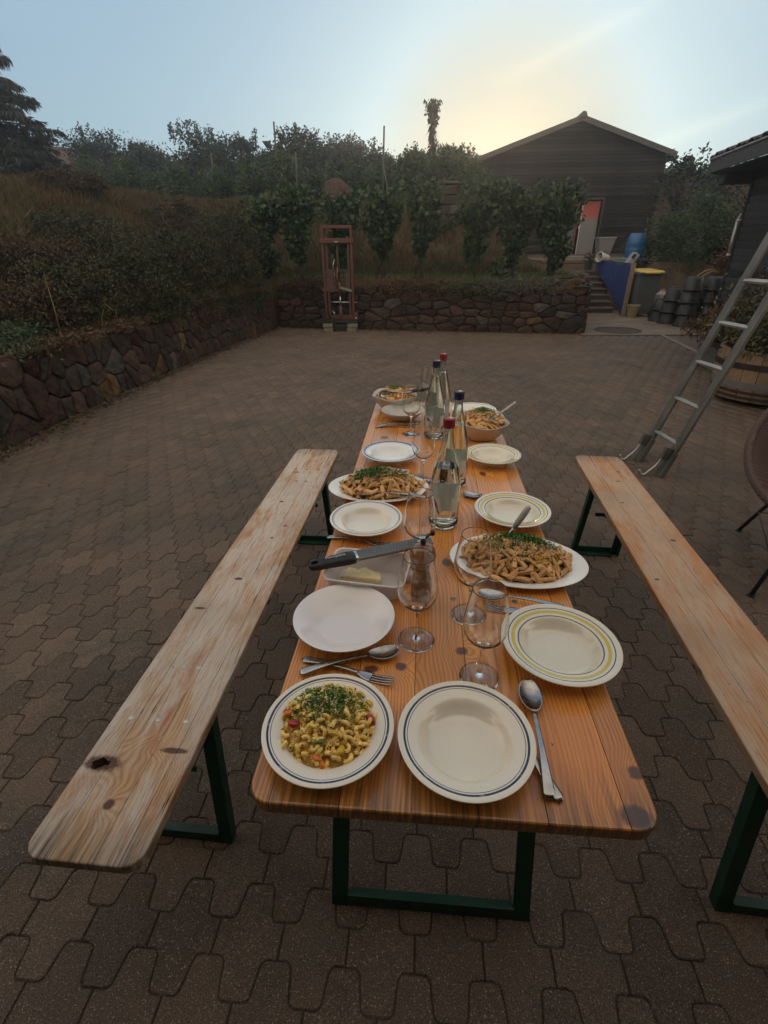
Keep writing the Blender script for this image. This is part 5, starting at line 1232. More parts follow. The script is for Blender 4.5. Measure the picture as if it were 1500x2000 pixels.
bw = .2485
def bench(label, x, y, rz, mat, cuts, tones, ly=.285, lh=.108):
    b = thing('beer_bench', label, 'bench', (x,y,0), rz, 'beer benches')
    pl = planks(b, 'plank', -bw/2, bw/2, 0, 2.2, .040, .47, .027, cuts, mat, tones=tones, bev=.004)
    for y0,s in ((ly,1),(1.915,-1)):
        leg_frame(b, y0, lh if s > 0 else .108, .098, .443, s, .036, .07, .036)
        MB().beam((0,y0+s*.05,.27),(0,y0+s*.36,.44),.03,.006,(1,0,0)).obj('brace', green, b)
        MB().beam((-.05,y0+s*.045,.27),(.05,y0+s*.045,.27),.02,.006,(0,1,0)).obj('brace', green, b)
        MB().box((0,y0+s*.07,.437),(.19,.05,.012)).obj('hinge_plate', green, b)
    return b, pl
Lm = wood('weathered bench pine', (.56,.34,.18), (.38,.20,.095), (.50,.22,.09), [(-.005,.112,.012,.012),(-.085,.748,.020,.006),(-.016,.916,.016,.008),(-.02,.498,.006,.006),(.05,1.30,.010,.006),(-.075,.200,.045,.020),(.075,.245,.035,.008),(-.03,1.52,.009,.008),(-.045,1.86,.016,.006),(.02,1.20,.006,.007)],
          freq=330, rough=.72, weather=(.60,.54,.47), crack=.95, wear=.7, bumpk=.6, redstreak=(.36,.095,.04), ends=(0,2.2))
Rm = wood('worn bench pine', (.56,.25,.085), (.36,.13,.038), (.46,.25,.13), [(.055,1.98,.010,.008),(.07,1.30,.012,.008),(-.03,1.62,.007,.006),(-.09,1.02,.009,.006),(.02,1.86,.012,.006)],
          freq=330, rough=.62, weather=(.46,.34,.24), crack=.75, wear=.6, bumpk=.5, ends=(0,2.2))
lb, lpl = bench('pale weathered beer bench with a knot hole, on the left of the table', -.6945, .0302, -.0162, Lm, [-.060,.028,.082], [.3,.55,.75,.4])
rb, rpl = bench('orange-brown worn beer bench on the right of the table, cut by the frame', .8337, .0190, -.0460, Rm, [-.045,.05], [.45,.6,.5], .225, .095)
# knot hole through the left bench
hx, hy = -.0775, .199
ct = MB(); pts = [(hx+.021*math.cos(a)*(1+.22*math.sin(2*a+.6)+.16*math.sin(5*a)), hy+.0135*math.sin(a)*(1+.25*math.cos(3*a))) for a in np.linspace(0,2*PI,27)[:-1]]
ct.prism(pts, .40, .50); cut = ct.obj('cutter', Lm, lb)
for o in lpl[:1]:
    md = o.modifiers.new('hole', 'BOOLEAN'); md.operation = 'DIFFERENCE'; md.object = cut; md.solver = 'EXACT'
    bpy.context.view_layer.update(); dg = bpy.context.evaluated_depsgraph_get(); me = bpy.data.meshes.new_from_object(o.evaluated_get(dg)); o.modifiers.clear(); o.data = me
bpy.data.objects.remove(cut)
for (x,y) in ((-.0775,.323),(-.006,.324),(.066,.325),(-.022,.498),(.022,.498),(-.06,1.90),(.0,1.90),(.06,1.90),(-.02,1.75),(.03,1.75)):
    if y < 1: MB().lathe([(0,.0012),(.0058,.0010),(.0074,.0002),(.0074,-.003)], 16, (x,y,.470)).obj('screw', simple('bright screw', (.62,.60,.52), rough=.4, metal=.5), lb, True)
    else: MB().lathe([(0,.0009),(.0058,.0008),(.0074,.0002),(.0074,-.003)], 16, (x,y,.470)).obj('screw', steelm, lb, True)
# ================================================================= TABLEWARE
ZT = TH+.0006
def ceramic(name, base, bands=(), speck=.35, rough=.12, tint=None, wobble=.0006):
    """bands: (r0, r1, colour) rings of printed glaze, radius from the plate's centre"""
    t = NT(name); P = t.co.outputs['Object']; x, y, z = t.sep(P)
    r = t.vm('LENGTH', t.comb(x,y,0.0)); r = t.m('ADD', r, t.m('MULTIPLY', t.m('SUBTRACT', t.noise(P, 22, 2), .5), wobble*2))
    col = t.mix(t.mr(t.noise(P, 260, 2), .58, .74, 0, speck), base, tuple(v*.72 for v in base))
    col = t.mix(t.mr(t.noise(P, 9, 3), .4, .7, 0, .4), col, tuple(v*w for v,w in zip(base,(.93,.90,.84))))
    up = t.mr(z, .0120, .0125)
    for r0, r1, c in bands:
        k = t.m('MULTIPLY', t.mr(r, r0-.0003, r0+.0003), t.mr(r, r1-.0003, r1+.0003, 1, 0))
        k = t.m('MULTIPLY', k, t.mr(t.noise(P, 60, 4, .7), .22, .42, .55, 1)); k = t.m('MULTIPLY', k, up)
        col = t.mix(k, col, c)
    return t.bsdf(col, t.mr(t.noise(P,30,3),.3,.7,rough-.04,rough+.08), normal=t.bump(t.noise(P, 16, 2), .06, .002), spec=.6, coat=.4, coat_rough=.05)
navy = (.012,.013,.055); yel_ = (.60,.45,.035); cream = (.66,.585,.48)
cer_blue = ceramic('cream glaze, two navy lines', (.80,.72,.60), [(.0985,.1022,navy),(.0950,.0962,navy)])
cer_blue2 = ceramic('cream glaze, fine navy lines', (.80,.74,.64), [(.0985,.1010,(.04,.045,.13)),(.0955,.0966,(.05,.055,.14))])
cer_bluerim = ceramic('white glaze, blue grey rim', (.78,.78,.77), [(.0985,.1085,(.09,.13,.25)),(.0940,.0952,(.20,.25,.36))])
cer_yel = ceramic('cream glaze, yellow and navy bands', (.75,.68,.55), [(.1020,.1040,navy),(.0900,.0970,yel_),(.0815,.0838,navy)], speck=.6)
cer_white = ceramic('milk white glaze', (.80,.74,.72), [], .0, .16)
cer_dish = ceramic('white dish glaze', (.80,.76,.71), [], .15)
cer_stone = ceramic('grey stoneware glaze', (.50,.475,.44), [], .3, .25)
def plate(name, label, loc, mat, kind='soup', rot=0, s=1.0, cat='plate', group=None, n=72):
    th = thing(name, label, cat, (loc[0],loc[1]-.005,ZT), rot, group)
    if kind == 'soup':
        top = [(0,.0050),(.048,.0050),(.0565,.0054),(.0625,.0075),(.0685,.0135),(.0735,.0195),(.0770,.0222),(.0815,.0234),(.095,.0252),(.106,.0270),(.1095,.0276),(.1115,.0268)]
        bot = [(.1112,.0250),(.106,.0236),(.095,.0216),(.081,.0192),(.0755,.0165),(.068,.0072),(.060,.0030),(.058,.0),(.052,.0),(.051,.0022),(0,.0024)]
    elif kind == 'coupe':
        top = [(0,.0060),(.050,.0060),(.060,.0075),(.072,.0140),(.084,.0200),(.098,.0255),(.108,.0300),(.1105,.0300)]
        bot = [(.1105,.0285),(.098,.0228),(.084,.0172),(.070,.0095),(.058,.0030),(.055,.0),(.050,.0),(.049,.0022),(0,.0024)]
    else:
        top = [(0,.006),(.035,.0065),(.050,.010),(.070,.022),(.088,.036),(.100,.047),(.1035,.0500),(.105,.0495)]
        bot = [(.1045,.047),(.092,.035),(.074,.019),(.055,.006),(.045,.002),(.043,0),(.038,0),(.037,.002),(0,.002)]
    dp = 1.38 if kind != 'bowl' else 1.0
    mb = MB(); mb.lathe([(r*s,z*dp) for r,z in top+bot], n); mb.obj('dish', mat, th, True, angle=60); return th
pl_near = plate('soup_plate', 'empty cream soup plate with navy rim lines nearest the camera, between salad and cutlery', (.030,.117), cer_blue, rot=1.1, s=1.0)
pl_salad = plate('soup_plate', 'cream soup plate with navy rim lines holding the macaroni salad', (-.198,.120), cer_blue, rot=.3, s=.985)
plate('soup_plate', 'empty yellow-banded soup plate at the near right edge of the table', (.236,.346), cer_yel, rot=.7, s=1.04)
plate('soup_plate', 'plain milky white soup plate before the plastic cheese tub', (-.212,.390), cer_white, 'coupe', s=.99)
plate('soup_plate', 'empty cream plate with thin navy lines beyond the cheese tub', (-.213,.833), cer_blue2, rot=2, s=.965)
plate('soup_plate', 'white plate with blue-grey rim beyond the left pasta platter', (-.176,1.372), cer_bluerim, rot=2, s=1.0)
plate('soup_plate', 'empty yellow-banded soup plate in the middle right, behind the right pasta platter', (.227,.915), cer_yel, rot=2.9, s=1.02)
plate('soup_plate', 'empty yellow-banded soup plate farthest right, before the square pasta bowl', (.222,1.370), cer_yel, rot=4.0, s=.96)
plate('bowl', 'empty grey-white stoneware bowl on the left near the far end of the table', (-.150,1.890), cer_stone, 'bowl', s=1.0, cat='bowl')
plate('soup_plate', 'white plate with thin blue rim line almost hidden behind the square pasta bowl', (.200,1.960), cer_blue2, rot=.2, s=.98)

# ---- platters
def oval(name, label, loc, ax, ay, rot, mat, h=.022, cat='platter'):
    th = thing(name, label, cat, (loc[0],loc[1],ZT), rot)
    prof = [(0,.005),(.55,.005),(.66,.0075),(.76,.0155),(.86,.0185),(.97,h),(.995,h+.0008),(1.0,h-.0005),(.97,h-.0035),(.86,.0145),(.75,.0110),(.64,.0025),(.60,0),(.5,0),(.49,.002),(0,.002)]
    mb = MB(); mb.lathe(prof, 80, sx=ax, sy=ay); 
    mb.obj('dish', mat, th, True, angle=60); return th
ovR = oval('oval_platter', 'white oval platter of rigatoni overhanging the right table edge', (.203,.655), .176, .124, R(-5), cer_dish)
ovL = oval('oval_platter', 'white oval platter of pasta overhanging the left table edge', (-.198,1.075), .172, .122, R(3), cer_dish)

# ---- pasta
def pasta_m(name, c1, c2, sub=.0): return simple(name, c1, c2, scale=160, rough=.27, bump=.25, bscale=500, bdist=.0006, spec=.5, tone=.22, detail=3, dirt=.35, dirtcol=(.16,.085,.03))
mac_m = pasta_m('macaroni', (.94,.69,.22), (.86,.55,.13)); rig_m = pasta_m('sauced rigatoni', (.72,.42,.16), (.60,.30,.10)); rig_m2 = pasta_m('toasted rigatoni', (.58,.30,.10), (.46,.21,.06))
sauce_m = simple('creamy sauce', (.26,.13,.045), (.18,.085,.03), scale=90, rough=.4, bump=.5, bscale=260, bdist=.002)
macbase_m = simple('salad base', (.66,.42,.09), (.52,.29,.05), scale=90, rough=.45, bump=.5, bscale=260, bdist=.002)
herb_m = leaf_mat('chopped herbs', (.014,.060,.006), (.055,.21,.018), 40, .15, .5); cheese_m = simple('grated cheese', (.66,.54,.36), (.60,.46,.28), scale=90, rough=.6)
tom_m = simple('tomato flesh', (.42,.018,.010), (.34,.012,.008), scale=60, rough=.15, spec=.6, sub=.1); ora_m = simple('orange pepper', (.62,.17,.015), (.55,.13,.012), scale=60, rough=.25)
yp_m = simple('yellow pepper', (.66,.42,.03), (.60,.36,.03), scale=60, rough=.25); gp_m = simple('green pepper', (.12,.17,.03), (.09,.13,.02), scale=60, rough=.3); bean_m = simple('corn kernels', (.62,.34,.04), (.55,.28,.03), scale=80, rough=.35)
def elbow(ar, r, ang, ns=8, n=8, wall=.38):
    mb = MB(); P = [(ar*math.cos(a), ar*math.sin(a), .0015*math.sin(a*1.3)) for a in np.linspace(-ang/2, ang/2, ns)]
    mb.tube(P, r, n, cap=False); k = len(mb.v); mb.tube(P, r*(1-wall), n, cap=False)
    m = k
    for e in (0, (ns-1)*n):
        for j in range(n): mb.f.append((e+j, e+(j+1)%n, m+e+(j+1)%n, m+e+j)); mb.m.append(0)
    return mb
def rigatoni(L_, r, bend=.002, n=10, ridged=True, wall=.25, slant=0):
    mb = MB(); ns = 4; ri = r*(1-wall); vs = []
    for rad in (r, ri):
        for i_ in range(ns):
            u = i_/(ns-1)*2-1
            for j in range(n):
                a = 2*PI*j/n; rr = rad*(1+(.05 if (j%2 and rad == r) else 0)); yy = rr*math.cos(a); zz = rr*math.sin(a)*.94
                vs.append((u*L_/2+(slant*yy), yy, zz-bend*u*u))
    fs = []
    for b in (0, ns*n):
        for i_ in range(ns-1):
            for j in range(n): fs.append((b+i_*n+j, b+i_*n+(j+1)%n, b+(i_+1)*n+(j+1)%n, b+(i_+1)*n+j))
    for e in (0,(ns-1)*n):
        for j in range(n): fs.append((e+j, e+(j+1)%n, ns*n+e+(j+1)%n, ns*n+e+j))
    return mb.add(vs, fs)
def mound_mesh(fn, rx, ry, mat, name, parent, nr=14, na=44, seed=0, rough=.0015):
    g = np.random.default_rng(seed); mb = MB(); vs = [(0,0,fn(0,0))]
    for i_ in range(1, nr+1):
        for j in range(na):
            a = 2*PI*j/na; x, y = rx*i_/nr*math.cos(a), ry*i_/nr*math.sin(a); vs.append((x,y,fn(x,y)+g.normal(0,rough)))
    fs = [(0,1+j,1+(j+1)%na) for j in range(na)]
    for i_ in range(nr-1):
        for j in range(na): a, b = 1+i_*na, 1+(i_+1)*na; fs.append((a+j, b+j, b+(j+1)%na, a+(j+1)%na))
    return mb.add(vs, fs).obj(name, mat, parent, True)
def scatter_pts(n, rx, ry, dmin, g, edge=1.0, warp=0):
    pts = []; tries = 0
    while len(pts) < n and tries < n*60:
        tries += 1; a = g.uniform(0,2*PI); r_ = math.sqrt(g.random())*edge; w = 1+warp*math.sin(3*a+1)+warp*.7*math.sin(5*a)
        p = (rx*r_*w*math.cos(a), ry*r_*w*math.sin(a))
        if all((p[0]-q[0])**2+(p[1]-q[1])**2 > dmin*dmin for q in pts): pts.append(p)
        if tries % (n*12) == 0: dmin *= .86
    return pts
def pile(parent, name, meshes, n, rx, ry, fn, dmin, seed, tilt=.45, lift=.3, size=.005, warp=.05, align=None):
    g = np.random.default_rng(seed)
    for (x,y) in scatter_pts(n, rx, ry, dmin, g, 1.0, warp):
        e = 1e-3; gxs = (fn(x+e,y)-fn(x-e,y))/(2*e); gys = (fn(x,y+e)-fn(x,y-e))/(2*e); nn = Vector((-gxs,-gys,1)).normalized()
        q = nn.to_track_quat('Z','Y').to_matrix() @ Euler((g.normal(0,tilt), g.normal(0,tilt), g.uniform(0,6.28))).to_matrix()
        o = link(name, meshes[int(g.integers(len(meshes)))], parent, Vector((x,y,fn(x,y)))+nn*size*g.uniform(lift-.5,lift+.6), q.to_euler()); o['tone'] = float(g.random()); s = g.uniform(.9,1.1); o.scale = (s,s,s)
def flakes(name, parent, n, fn, cx_, cy_, sx, sy, mat, seed, ls=.004, lw=.6, lift=.008, up=1.2, limit=None, kind='stuff', edge=.0):
    g = np.random.default_rng(seed); x = cx_+g.normal(0,sx,n); y = cy_+g.normal(0,sy,n)
    if limit: k = (x/limit[0])**2+(y/limit[1])**2 < 1; x, y = x[k], y[k]
    z = np.array([fn(a,b) for a,b in zip(x,y)])+lift*g.uniform(.3,1.15,len(x))
    o = link(name, leaf_mesh(name, np.stack([x,y,z],1), ls, ls*lw, mat, g, up=up, curl=.3), parent); o['kind'] = kind; return o
# salad of macaroni
sal = thing('macaroni_salad', 'heap of yellow macaroni salad with tomato, peppers and chopped chives on the near left plate', 'pasta salad', (-.200,.125,ZT))
def f_sal(x, y):
    r = math.hypot(x/.087, y/.081); return .024+.036*max(0,(1-min(1,r)**2.0))-.004*max(0,r-1)-.008*(1 if r>1 else r**6)
mound_mesh(lambda x,y: f_sal(x,y)-.0055, .082, .077, macbase_m, 'salad_base', sal, seed=1)
elb = [elbow(.0060,.0034,R(170)).mesh('macaroni', mac_m, True), elbow(.0058,.0033,R(205)).mesh('macaroni', mac_m, True), elbow(.0078,.0034,R(120)).mesh('macaroni', mac_m, True)]
pile(sal, 'macaroni', elb, 298, .088, .082, f_sal, .0082, 11, .75, .1, .004, .05)
for m, spots in ((tom_m, [(-.052,-.022),(.072,.004),(-.074,.010)]), (yp_m, [(.018,-.040),(-.085,.020),(.030,-.058),(.065,.040)]), (ora_m, [(.004,-.076),(-.006,-.070),(-.068,.002)]), (gp_m, [(-.004,-.052),(-.040,.045)])):
    for (x,y) in spots:
        o = rock({id(tom_m):'tomato_piece',id(yp_m):'yellow_pepper_piece',id(ora_m):'orange_pepper_piece',id(gp_m):'green_pepper_piece'}[id(m)], (.0105,.0075,.007), int(abs(x*9999)+abs(y*777)), m, .8, sal, (x,y,f_sal(x,y)+.006), random.uniform(0,3), 2)
        o.rotation_euler = (random.uniform(-.6,.6),random.uniform(-.6,.6),random.uniform(0,3))
chm = leaf_mat('chives', (.015,.065,.006), (.060,.24,.022), 60, .1, .45)
flakes('chopped_chives', sal, 2600, f_sal, -.004, .022, .030, .023, chm, 12, .0042, .65, .010, 1.0, (.094,.094))
flakes('chopped_chives', sal, 260, f_sal, 0, 0, .055, .052, chm, 13, .0040, .6, .008, 1.0, (.098,.098))
flakes('grated_cheese', sal, 420, f_sal, .0, .018, .028, .024, cheese_m, 14, .0055, .35, .013, .3, (.08,.08))
rig = [rigatoni(.036,.0082,.0012,10).mesh('rigatoni', rig_m, True), rigatoni(.041,.0062,.003,8,slant=.8).mesh('penne', rig_m, True), rigatoni(.030,.0085,.0008,10).mesh('rigatoni', rig_m2, True), rigatoni(.044,.0056,.004,8,slant=.9).mesh('penne', rig_m2, True)]
for _m in rig:
    _m.set_sharp_from_angle(angle=R(42))
for _m in elb: _m.set_sharp_from_angle(angle=R(55))
def pasta_dish(name, label, parent_loc, rx, ry, hgt, n, seed, herb, rot=0, z0=.014, dmin=.0155, mats=rig, cat='pasta', beans=None, cheese=900, sq=None):
    th = thing(name, label, cat, (parent_loc[0],parent_loc[1],parent_loc[2]), rot)
    def fn(x, y):
        r = math.sqrt((x/rx)**2+(y/ry)**2); return z0+hgt*max(0,1-min(1,r)**2.2)+.0022*math.sin(90*x+seed)*math.cos(80*y)
    mound_mesh(lambda x,y: fn(x,y)-.004, rx*1.0, ry*1.0, sauce_m, 'sauce', th, seed=seed)
    pile(th, 'rigatoni', mats, n, rx, ry, fn, dmin, seed, .30, .55, .007, .03)
    for k,(hx_,hy_,sx_,sy_,m) in enumerate(herb): flakes('chopped_herbs', th, m, fn, hx_, hy_, sx_, sy_, herb_m, seed+20+k, .0055, .8, .021, .9, (rx*1.05,ry*1.05))
    flakes('grated_cheese', th, cheese, fn, 0, .01, rx*.42, ry*.42, cheese_m, seed+40, .0050, .4, .020, .4, (rx,ry))
    if beans:
        g = np.random.default_rng(seed+60); bm_ = rock('corn_kernel', (.0042,.0035,.003), 3, bean_m, .9, th, (beans[0],beans[1],fn(*beans[:2])+.010), 0, 1)
        for k in range(beans[3]):
            x, y = beans[0]+g.normal(0,beans[2]), beans[1]+g.normal(0,beans[2]*.7)
            link('corn_kernel', bm_.data, th, (x,y,fn(x,y)+.006+g.uniform(0,.010)), (g.uniform(0,3),g.uniform(0,3),g.uniform(0,3)))
    return th, fn
pasta_dish('rigatoni_heap', 'heap of sauced rigatoni with herbs and corn on the right oval platter', (.195,.660,ZT), .138, .096, .040, 150, 21, [(.0,.040,.024,.014,1200),(.052,.036,.026,.014,1000),(-.02,.02,.05,.035,500),(.0,.0,.07,.045,500)], R(-5), beans=(.060,-.045,.016,70), cheese=1500)
pasta_dish('rigatoni_heap', 'heap of pasta topped with a thick patch of herbs on the left oval platter', (-.190,1.080,ZT), .138, .090, .046, 150, 22, [(-.022,.004,.026,.020,1700),(-.075,-.02,.012,.010,200),(.06,.0,.02,.02,150),(.0,.0,.07,.045,500)], R(3), cheese=1500)
# square bowl
def sqbowl(label, loc, ax, ay, h, rot, mat, p=3.2, name='serving_bowl'):
    th = thing(name, label, 'bowl', loc, rot)
    def w(a): return (abs(math.cos(a))**p+abs(math.sin(a))**p)**(-1/p)
    def tip(a): return .006*math.cos(4*a+PI)
    prof = [(0,.005,0),(.42,.005,0),(.55,.012,0),(.72,.034,0),(.90,h*.82,.5),(.985,h-.001,1),(1.0,h,1),(1.01,h-.002,1),(.93,h*.80,.5),(.75,.030,0),(.57,.006,0),(.50,0,0),(.44,0,0),(.43,.002,0),(0,.002,0)]
    mb = MB(); n = 64; vs = []; rows = []
    for r, z, k in prof:
        if r == 0: rows.append([len(vs)]); vs.append((0,0,z)); continue
        row = []
        for j in range(n): a = 2*PI*j/n; q = w(a)*r; row.append(len(vs)); vs.append((ax*q*math.cos(a), ay*q*math.sin(a), z+k*tip(a)))
        rows.append(row)
    fs = []
    for A, B in zip(rows, rows[1:]):
        for j in range(n):
            k = (j+1)%n
            if len(A) == 1: fs.append((A[0],B[k],B[j]))
            elif len(B) == 1: fs.append((A[j],A[k],B[0]))
            else: fs.append((A[j],A[k],B[k],B[j]))
    mb.add(vs, fs).obj('dish', mat, th, True, angle=60); return th
cer_bowl = ceramic('warm grey bowl glaze', (.50,.45,.40), [], .2, .2)
sqbowl('square grey-white bowl heaped with pasta at the far right of the table', (.205,1.655,ZT), .108, .128, .082, R(8), cer_bowl)
pasta_dish('rigatoni_heap', 'pasta with herbs heaped in the square bowl at the far right', (.205,1.655,ZT+.055), .086, .100, .034, 90, 23, [(.01,.02,.022,.018,700),(.015,-.05,.012,.008,120),(-.05,.02,.02,.02,120)], R(8), cheese=500, dmin=.0165)
sqbowl('rounded grey-white bowl of pasta at the far left end of the table', (-.198,2.065,ZT), .118, .108, .076, R(-4), cer_stone, 2.5)
pasta_dish('rigatoni_heap', 'pasta with a green herb patch in the bowl at the far left table end', (-.198,2.065,ZT+.050), .092, .084, .030, 80, 24, [(.0,.02,.020,.016,600),(-.02,-.03,.02,.012,120)], R(-4), cheese=500, dmin=.0165)

# ---- cutlery
steel = NT('worn steel cutlery'); _c = steel.mix(steel.mr(steel.noise(scale=40, detail=4), .35, .7), (.46,.44,.42), (.34,.32,.30))
steel = steel.bsdf(_c, steel.mr(steel.noise(scale=90, detail=4), .3, .7, .16, .36), metal=1, normal=steel.bump(steel.noise(scale=60, detail=2), .05, .0004))
def strip(cross, name, mat, parent, nx=9, thick=.0014, profile=None):
    """cross: list of (s, halfwidth, z, cup) along the x axis; profile cups the section"""
    mb = MB(); vs = []
    for s, w, z, cup in cross:
        for j in range(nx): u = j/(nx-1)*2-1; vs.append((s, w*u, z+cup*(u*u)))
    fs = [(i_*nx+j, i_*nx+j+1, (i_+1)*nx+j+1, (i_+1)*nx+j) for i_ in range(len(cross)-1) for j in range(nx-1)]
    return mb.add(vs, fs).obj(name, mat, parent, True, solid=thick)
def handle_cross(x0, x1, w0, w1, z0, z1, n=14, arch=.0):
    out = []
    for k in range(n+1):
        t = k/n; w = w0+(w1-w0)*(t**1.5); 
        if t > .93: w *= math.sqrt(max(.02, 1-((t-.93)/.075)**2)) 
        out.append((x0+(x1-x0)*t, w, z0+(z1-z0)*t+arch*math.sin(PI*t), -.0006))
    return out
def orient(th, tip, end, z=ZT):
    d = Vector((end[0]-tip[0], end[1]-tip[1])); th.location = (tip[0],tip[1],z); th.rotation_euler[2] = math.atan2(d.y,d.x); return d.length
def spoon(label, tip, end, z=ZT, L=.205, group=None, tiltx=0, cat='spoon', bw_=.0205, bl=.066):
    th = thing('spoon', label, cat, group=group); orient(th, tip, end, z); th.rotation_euler[1] = tiltx
    cr = []; n = 22
    for k in range(n+1):
        t = k/n; s = t*bl; w = bw_*math.sqrt(max(0,1-(2*t-1)**2))*(1.0-.22*(t-.35))
        w = max(w, .0016 if t < .5 else .0032); cr.append((s, w, .0115-.0105*math.sin(PI*min(1,t*1.06))**.8, .0085*math.sin(PI*t)**.7))
    b = strip(cr, 'spoon_bowl', steel, th, 13)
    h = handle_cross(bl-.001, L, .0030, .0098, .0105, .0035, 18, .006); strip(h, 'handle', steel, th, 7, .0024); return th
def fork(label, tip, end, z=ZT, L=.195, group=None, tiltx=0):
    th = thing('fork', label, 'fork', group=group); orient(th, tip, end, z); th.rotation_euler[1] = tiltx
    for k in range(4):
        y = (k-1.5)*.0063; cr = [(s, .0012 if s < .006 else .0017, .0080-.0068*math.sin(PI*min(1,s/.078)), 0) for s in np.linspace(0,.046,8)]
        o = strip(cr, 'tine', steel, th, 3, .0018); o.location = (0, y*(.96 if k in (0,3) else 1), 0)
    cr = []
    for s in np.linspace(.045,.074,9): t = (s-.045)/.029; cr.append((s, .0113*(1-t**2.2)+.0034*t**2.2, .0080-.0068*math.sin(PI*min(1,s/.078)), .0015*(1-t)))
    strip(cr, 'fork_root', steel, th, 7, .0018)
    strip(handle_cross(.073, L, .0032, .0095, .0072, .0025, 18, .006), 'handle', steel, th, 7, .0024); return th
spoon('worn steel tablespoon crossed over a fork before the milky white plate', (-.090,.322), (-.287,.247), ZT+.004)
fork('steel fork lying under the spoon before the milky white plate', (-.097,.241), (-.287,.291), ZT)
spoon('large spoon lying upright to the right of the empty near plate', (.158,.256), (.151,.022), ZT+.006, .225, bw_=.022, bl=.075)
fork('fork under the near plate edge, its handle end pointing to the table corner', (.070,.245), (.183,.001), ZT-.0+.001, .235)
spoon('spoon on the right side of the table behind the yellow-banded near plate', (.088,.522), (.285,.480), ZT+.004)
fork('fork beside the spoon seen through the near wine glass', (.103,.478), (.285,.455), ZT)
spoon('spoon lying behind the middle yellow-banded plate', (.092,1.060), (.270,.985), ZT+.003)
fork('fork under the spoon behind the middle yellow-banded plate', (.088,1.072), (.262,1.01), ZT)
spoon('spoon beyond the left pasta platter beside a glass foot', (-.098,1.228), (-.29,1.245), ZT+.003)
fork('fork lying beyond the left pasta platter under the far glass', (-.045,1.212), (-.24,1.230), ZT)
fork('fork before the grey-white stoneware bowl', (-.078,1.772), (-.266,1.756), ZT+.001)
spoon('spoon beside the fork before the grey-white stoneware bowl', (-.060,1.785), (-.262,1.775), ZT+.001)
fork('fork half hidden under the thin-lined plate edge beyond the cheese tub', (-.13,.73), (-.30,.76), ZT)
# serving utensils
clearp = NT('clear plastic'); clearp = clearp.bsdf((.93,.93,.93), .08, trans=.85, ior=1.45)
sv_ = thing('serving_fork', 'serving fork with pale plastic handle stuck in the right pasta platter', 'serving fork', (.186,.722,ZT+.052)); d_ = Vector((.036,.0,.075)).normalized()
ph = simple('pale handle plastic', (.40,.37,.33), (.36,.33,.30), rough=.35)
MB().tube([(-.018,0,-.030),(.0,0,.0),d_*.03], [.004,.004,.005], 8).obj('neck', steel, sv_, True)
MB().tube([d_*.028, d_*.045, d_*.08, d_*.098, d_*.102], [.0055,.0085,.0085,.007,.003], 10).obj('handle', ph, sv_, True)
s2 = spoon('clear-handled serving spoon lying along the front edge of the left platter', (-.262,1.004), (-.04,.985), ZT+.024, .235, cat='serving spoon')
sv2 = thing('serving_spoon', 'clear plastic serving spoon leaning out of the square pasta bowl', 'serving spoon', (.245,1.60,ZT+.105)); d_ = Vector((.112,.09,.052)).normalized()
MB().tube([d_*-.02, d_*.06, d_*.135], [.0045,.0045,.006], 8).obj('handle', clearp, sv2, True)
MB().lathe([(0,0),(.022,.004),(.028,.010),(.0275,.011),(.021,.0055),(0,.0015)], 24, (-.025,-.01,-.012)).obj('spoon_bowl', clearp, sv2, True)
lad_ = thing('serving_tongs', 'black-handled serving spoon standing in the far left pasta bowl', 'serving spoon', (-.255,2.015,ZT+.085))
MB().lathe([(0,0),(.018,.003),(.028,.012),(.031,.022),(.030,.023),(.026,.0135),(.016,.005),(0,.002)], 24, sx=1.0, sy=.8).obj('spoon_bowl', steel, lad_, True, rot=(R(75),0,R(20)))
MB().tube([(.02,.0,.02),(.10,-.02,.016),(.15,-.0,.016)], [.004,.0035,.0045], 8).obj('neck', steel, lad_, True)
MB().tube([(.12,.0,.014),(.16,.03,.012),(.23,.08,.012)], [.006,.0085,.008], 8).obj('handle', blk, lad_, True)

# ---- wine glasses
def glass_m(name, col, ior=1.5, rough=0):
    t = NT(name); n = t.t.nodes.new('ShaderNodeBsdfGlass'); n.inputs['Color'].default_value = (*col,1); n.inputs['IOR'].default_value = ior; n.inputs['Roughness'].default_value = rough
    t.t.links.new(n.outputs[0], t.out.inputs['Surface']); return t.mat
gl = glass_m('clear glass', (.985,.985,.98), 1.47)
def wineglass(label, x, y, s=1.0, rot=0):
    th = thing('wine_glass', label, 'wine glass', (x,y,ZT), rot, 'wine glasses on the table'); th.scale = (s,s,s)
    out = [(0,.0),(.030,.0),(.0385,.0006),(.0390,.0012),(.0385,.0018),(.025,.0032),(.012,.0055),(.0062,.0095),(.0044,.018),(.0036,.035),(.0035,.055),(.0042,.074),(.0070,.0825),(.015,.0895),(.026,.0985),(.0345,.1085),(.0395,.121),(.0412,.134),(.0405,.148),(.0375,.168),(.0335,.192),(.0302,.2125),(.02995,.2146)]
    inn = [(.0296,.2150),(.02925,.2146),(.0294,.2125),(.0327,.192),(.0367,.168),(.0396,.148),(.0402,.134),(.0386,.122),(.0336,.1100),(.025,.1003),(.0145,.0920),(.005,.0880),(0,.0872)]
    MB().lathe(out+inn, 64).obj('glass_body', gl, th, True, angle=70); return th
for a in [('wine glass nearest the camera, overlapping the near yellow-banded plate',.070,.270),('wine glass in front of the pepper mill, left of the near centre',-.055,.364),('wine glass before the left end of the right pasta platter',.062,.452),
          ('wine glass behind the pepper mill, beside the bottle with the red cap',-.054,.640),('wine glass beyond the left pasta platter, by the half-full bottles',-.048,1.172),('wine glass in front of the grey-white stoneware bowl',-.104,1.672),('wine glass farthest away, half behind the far bottles',-.030,2.080)]:
    wineglass(*a)

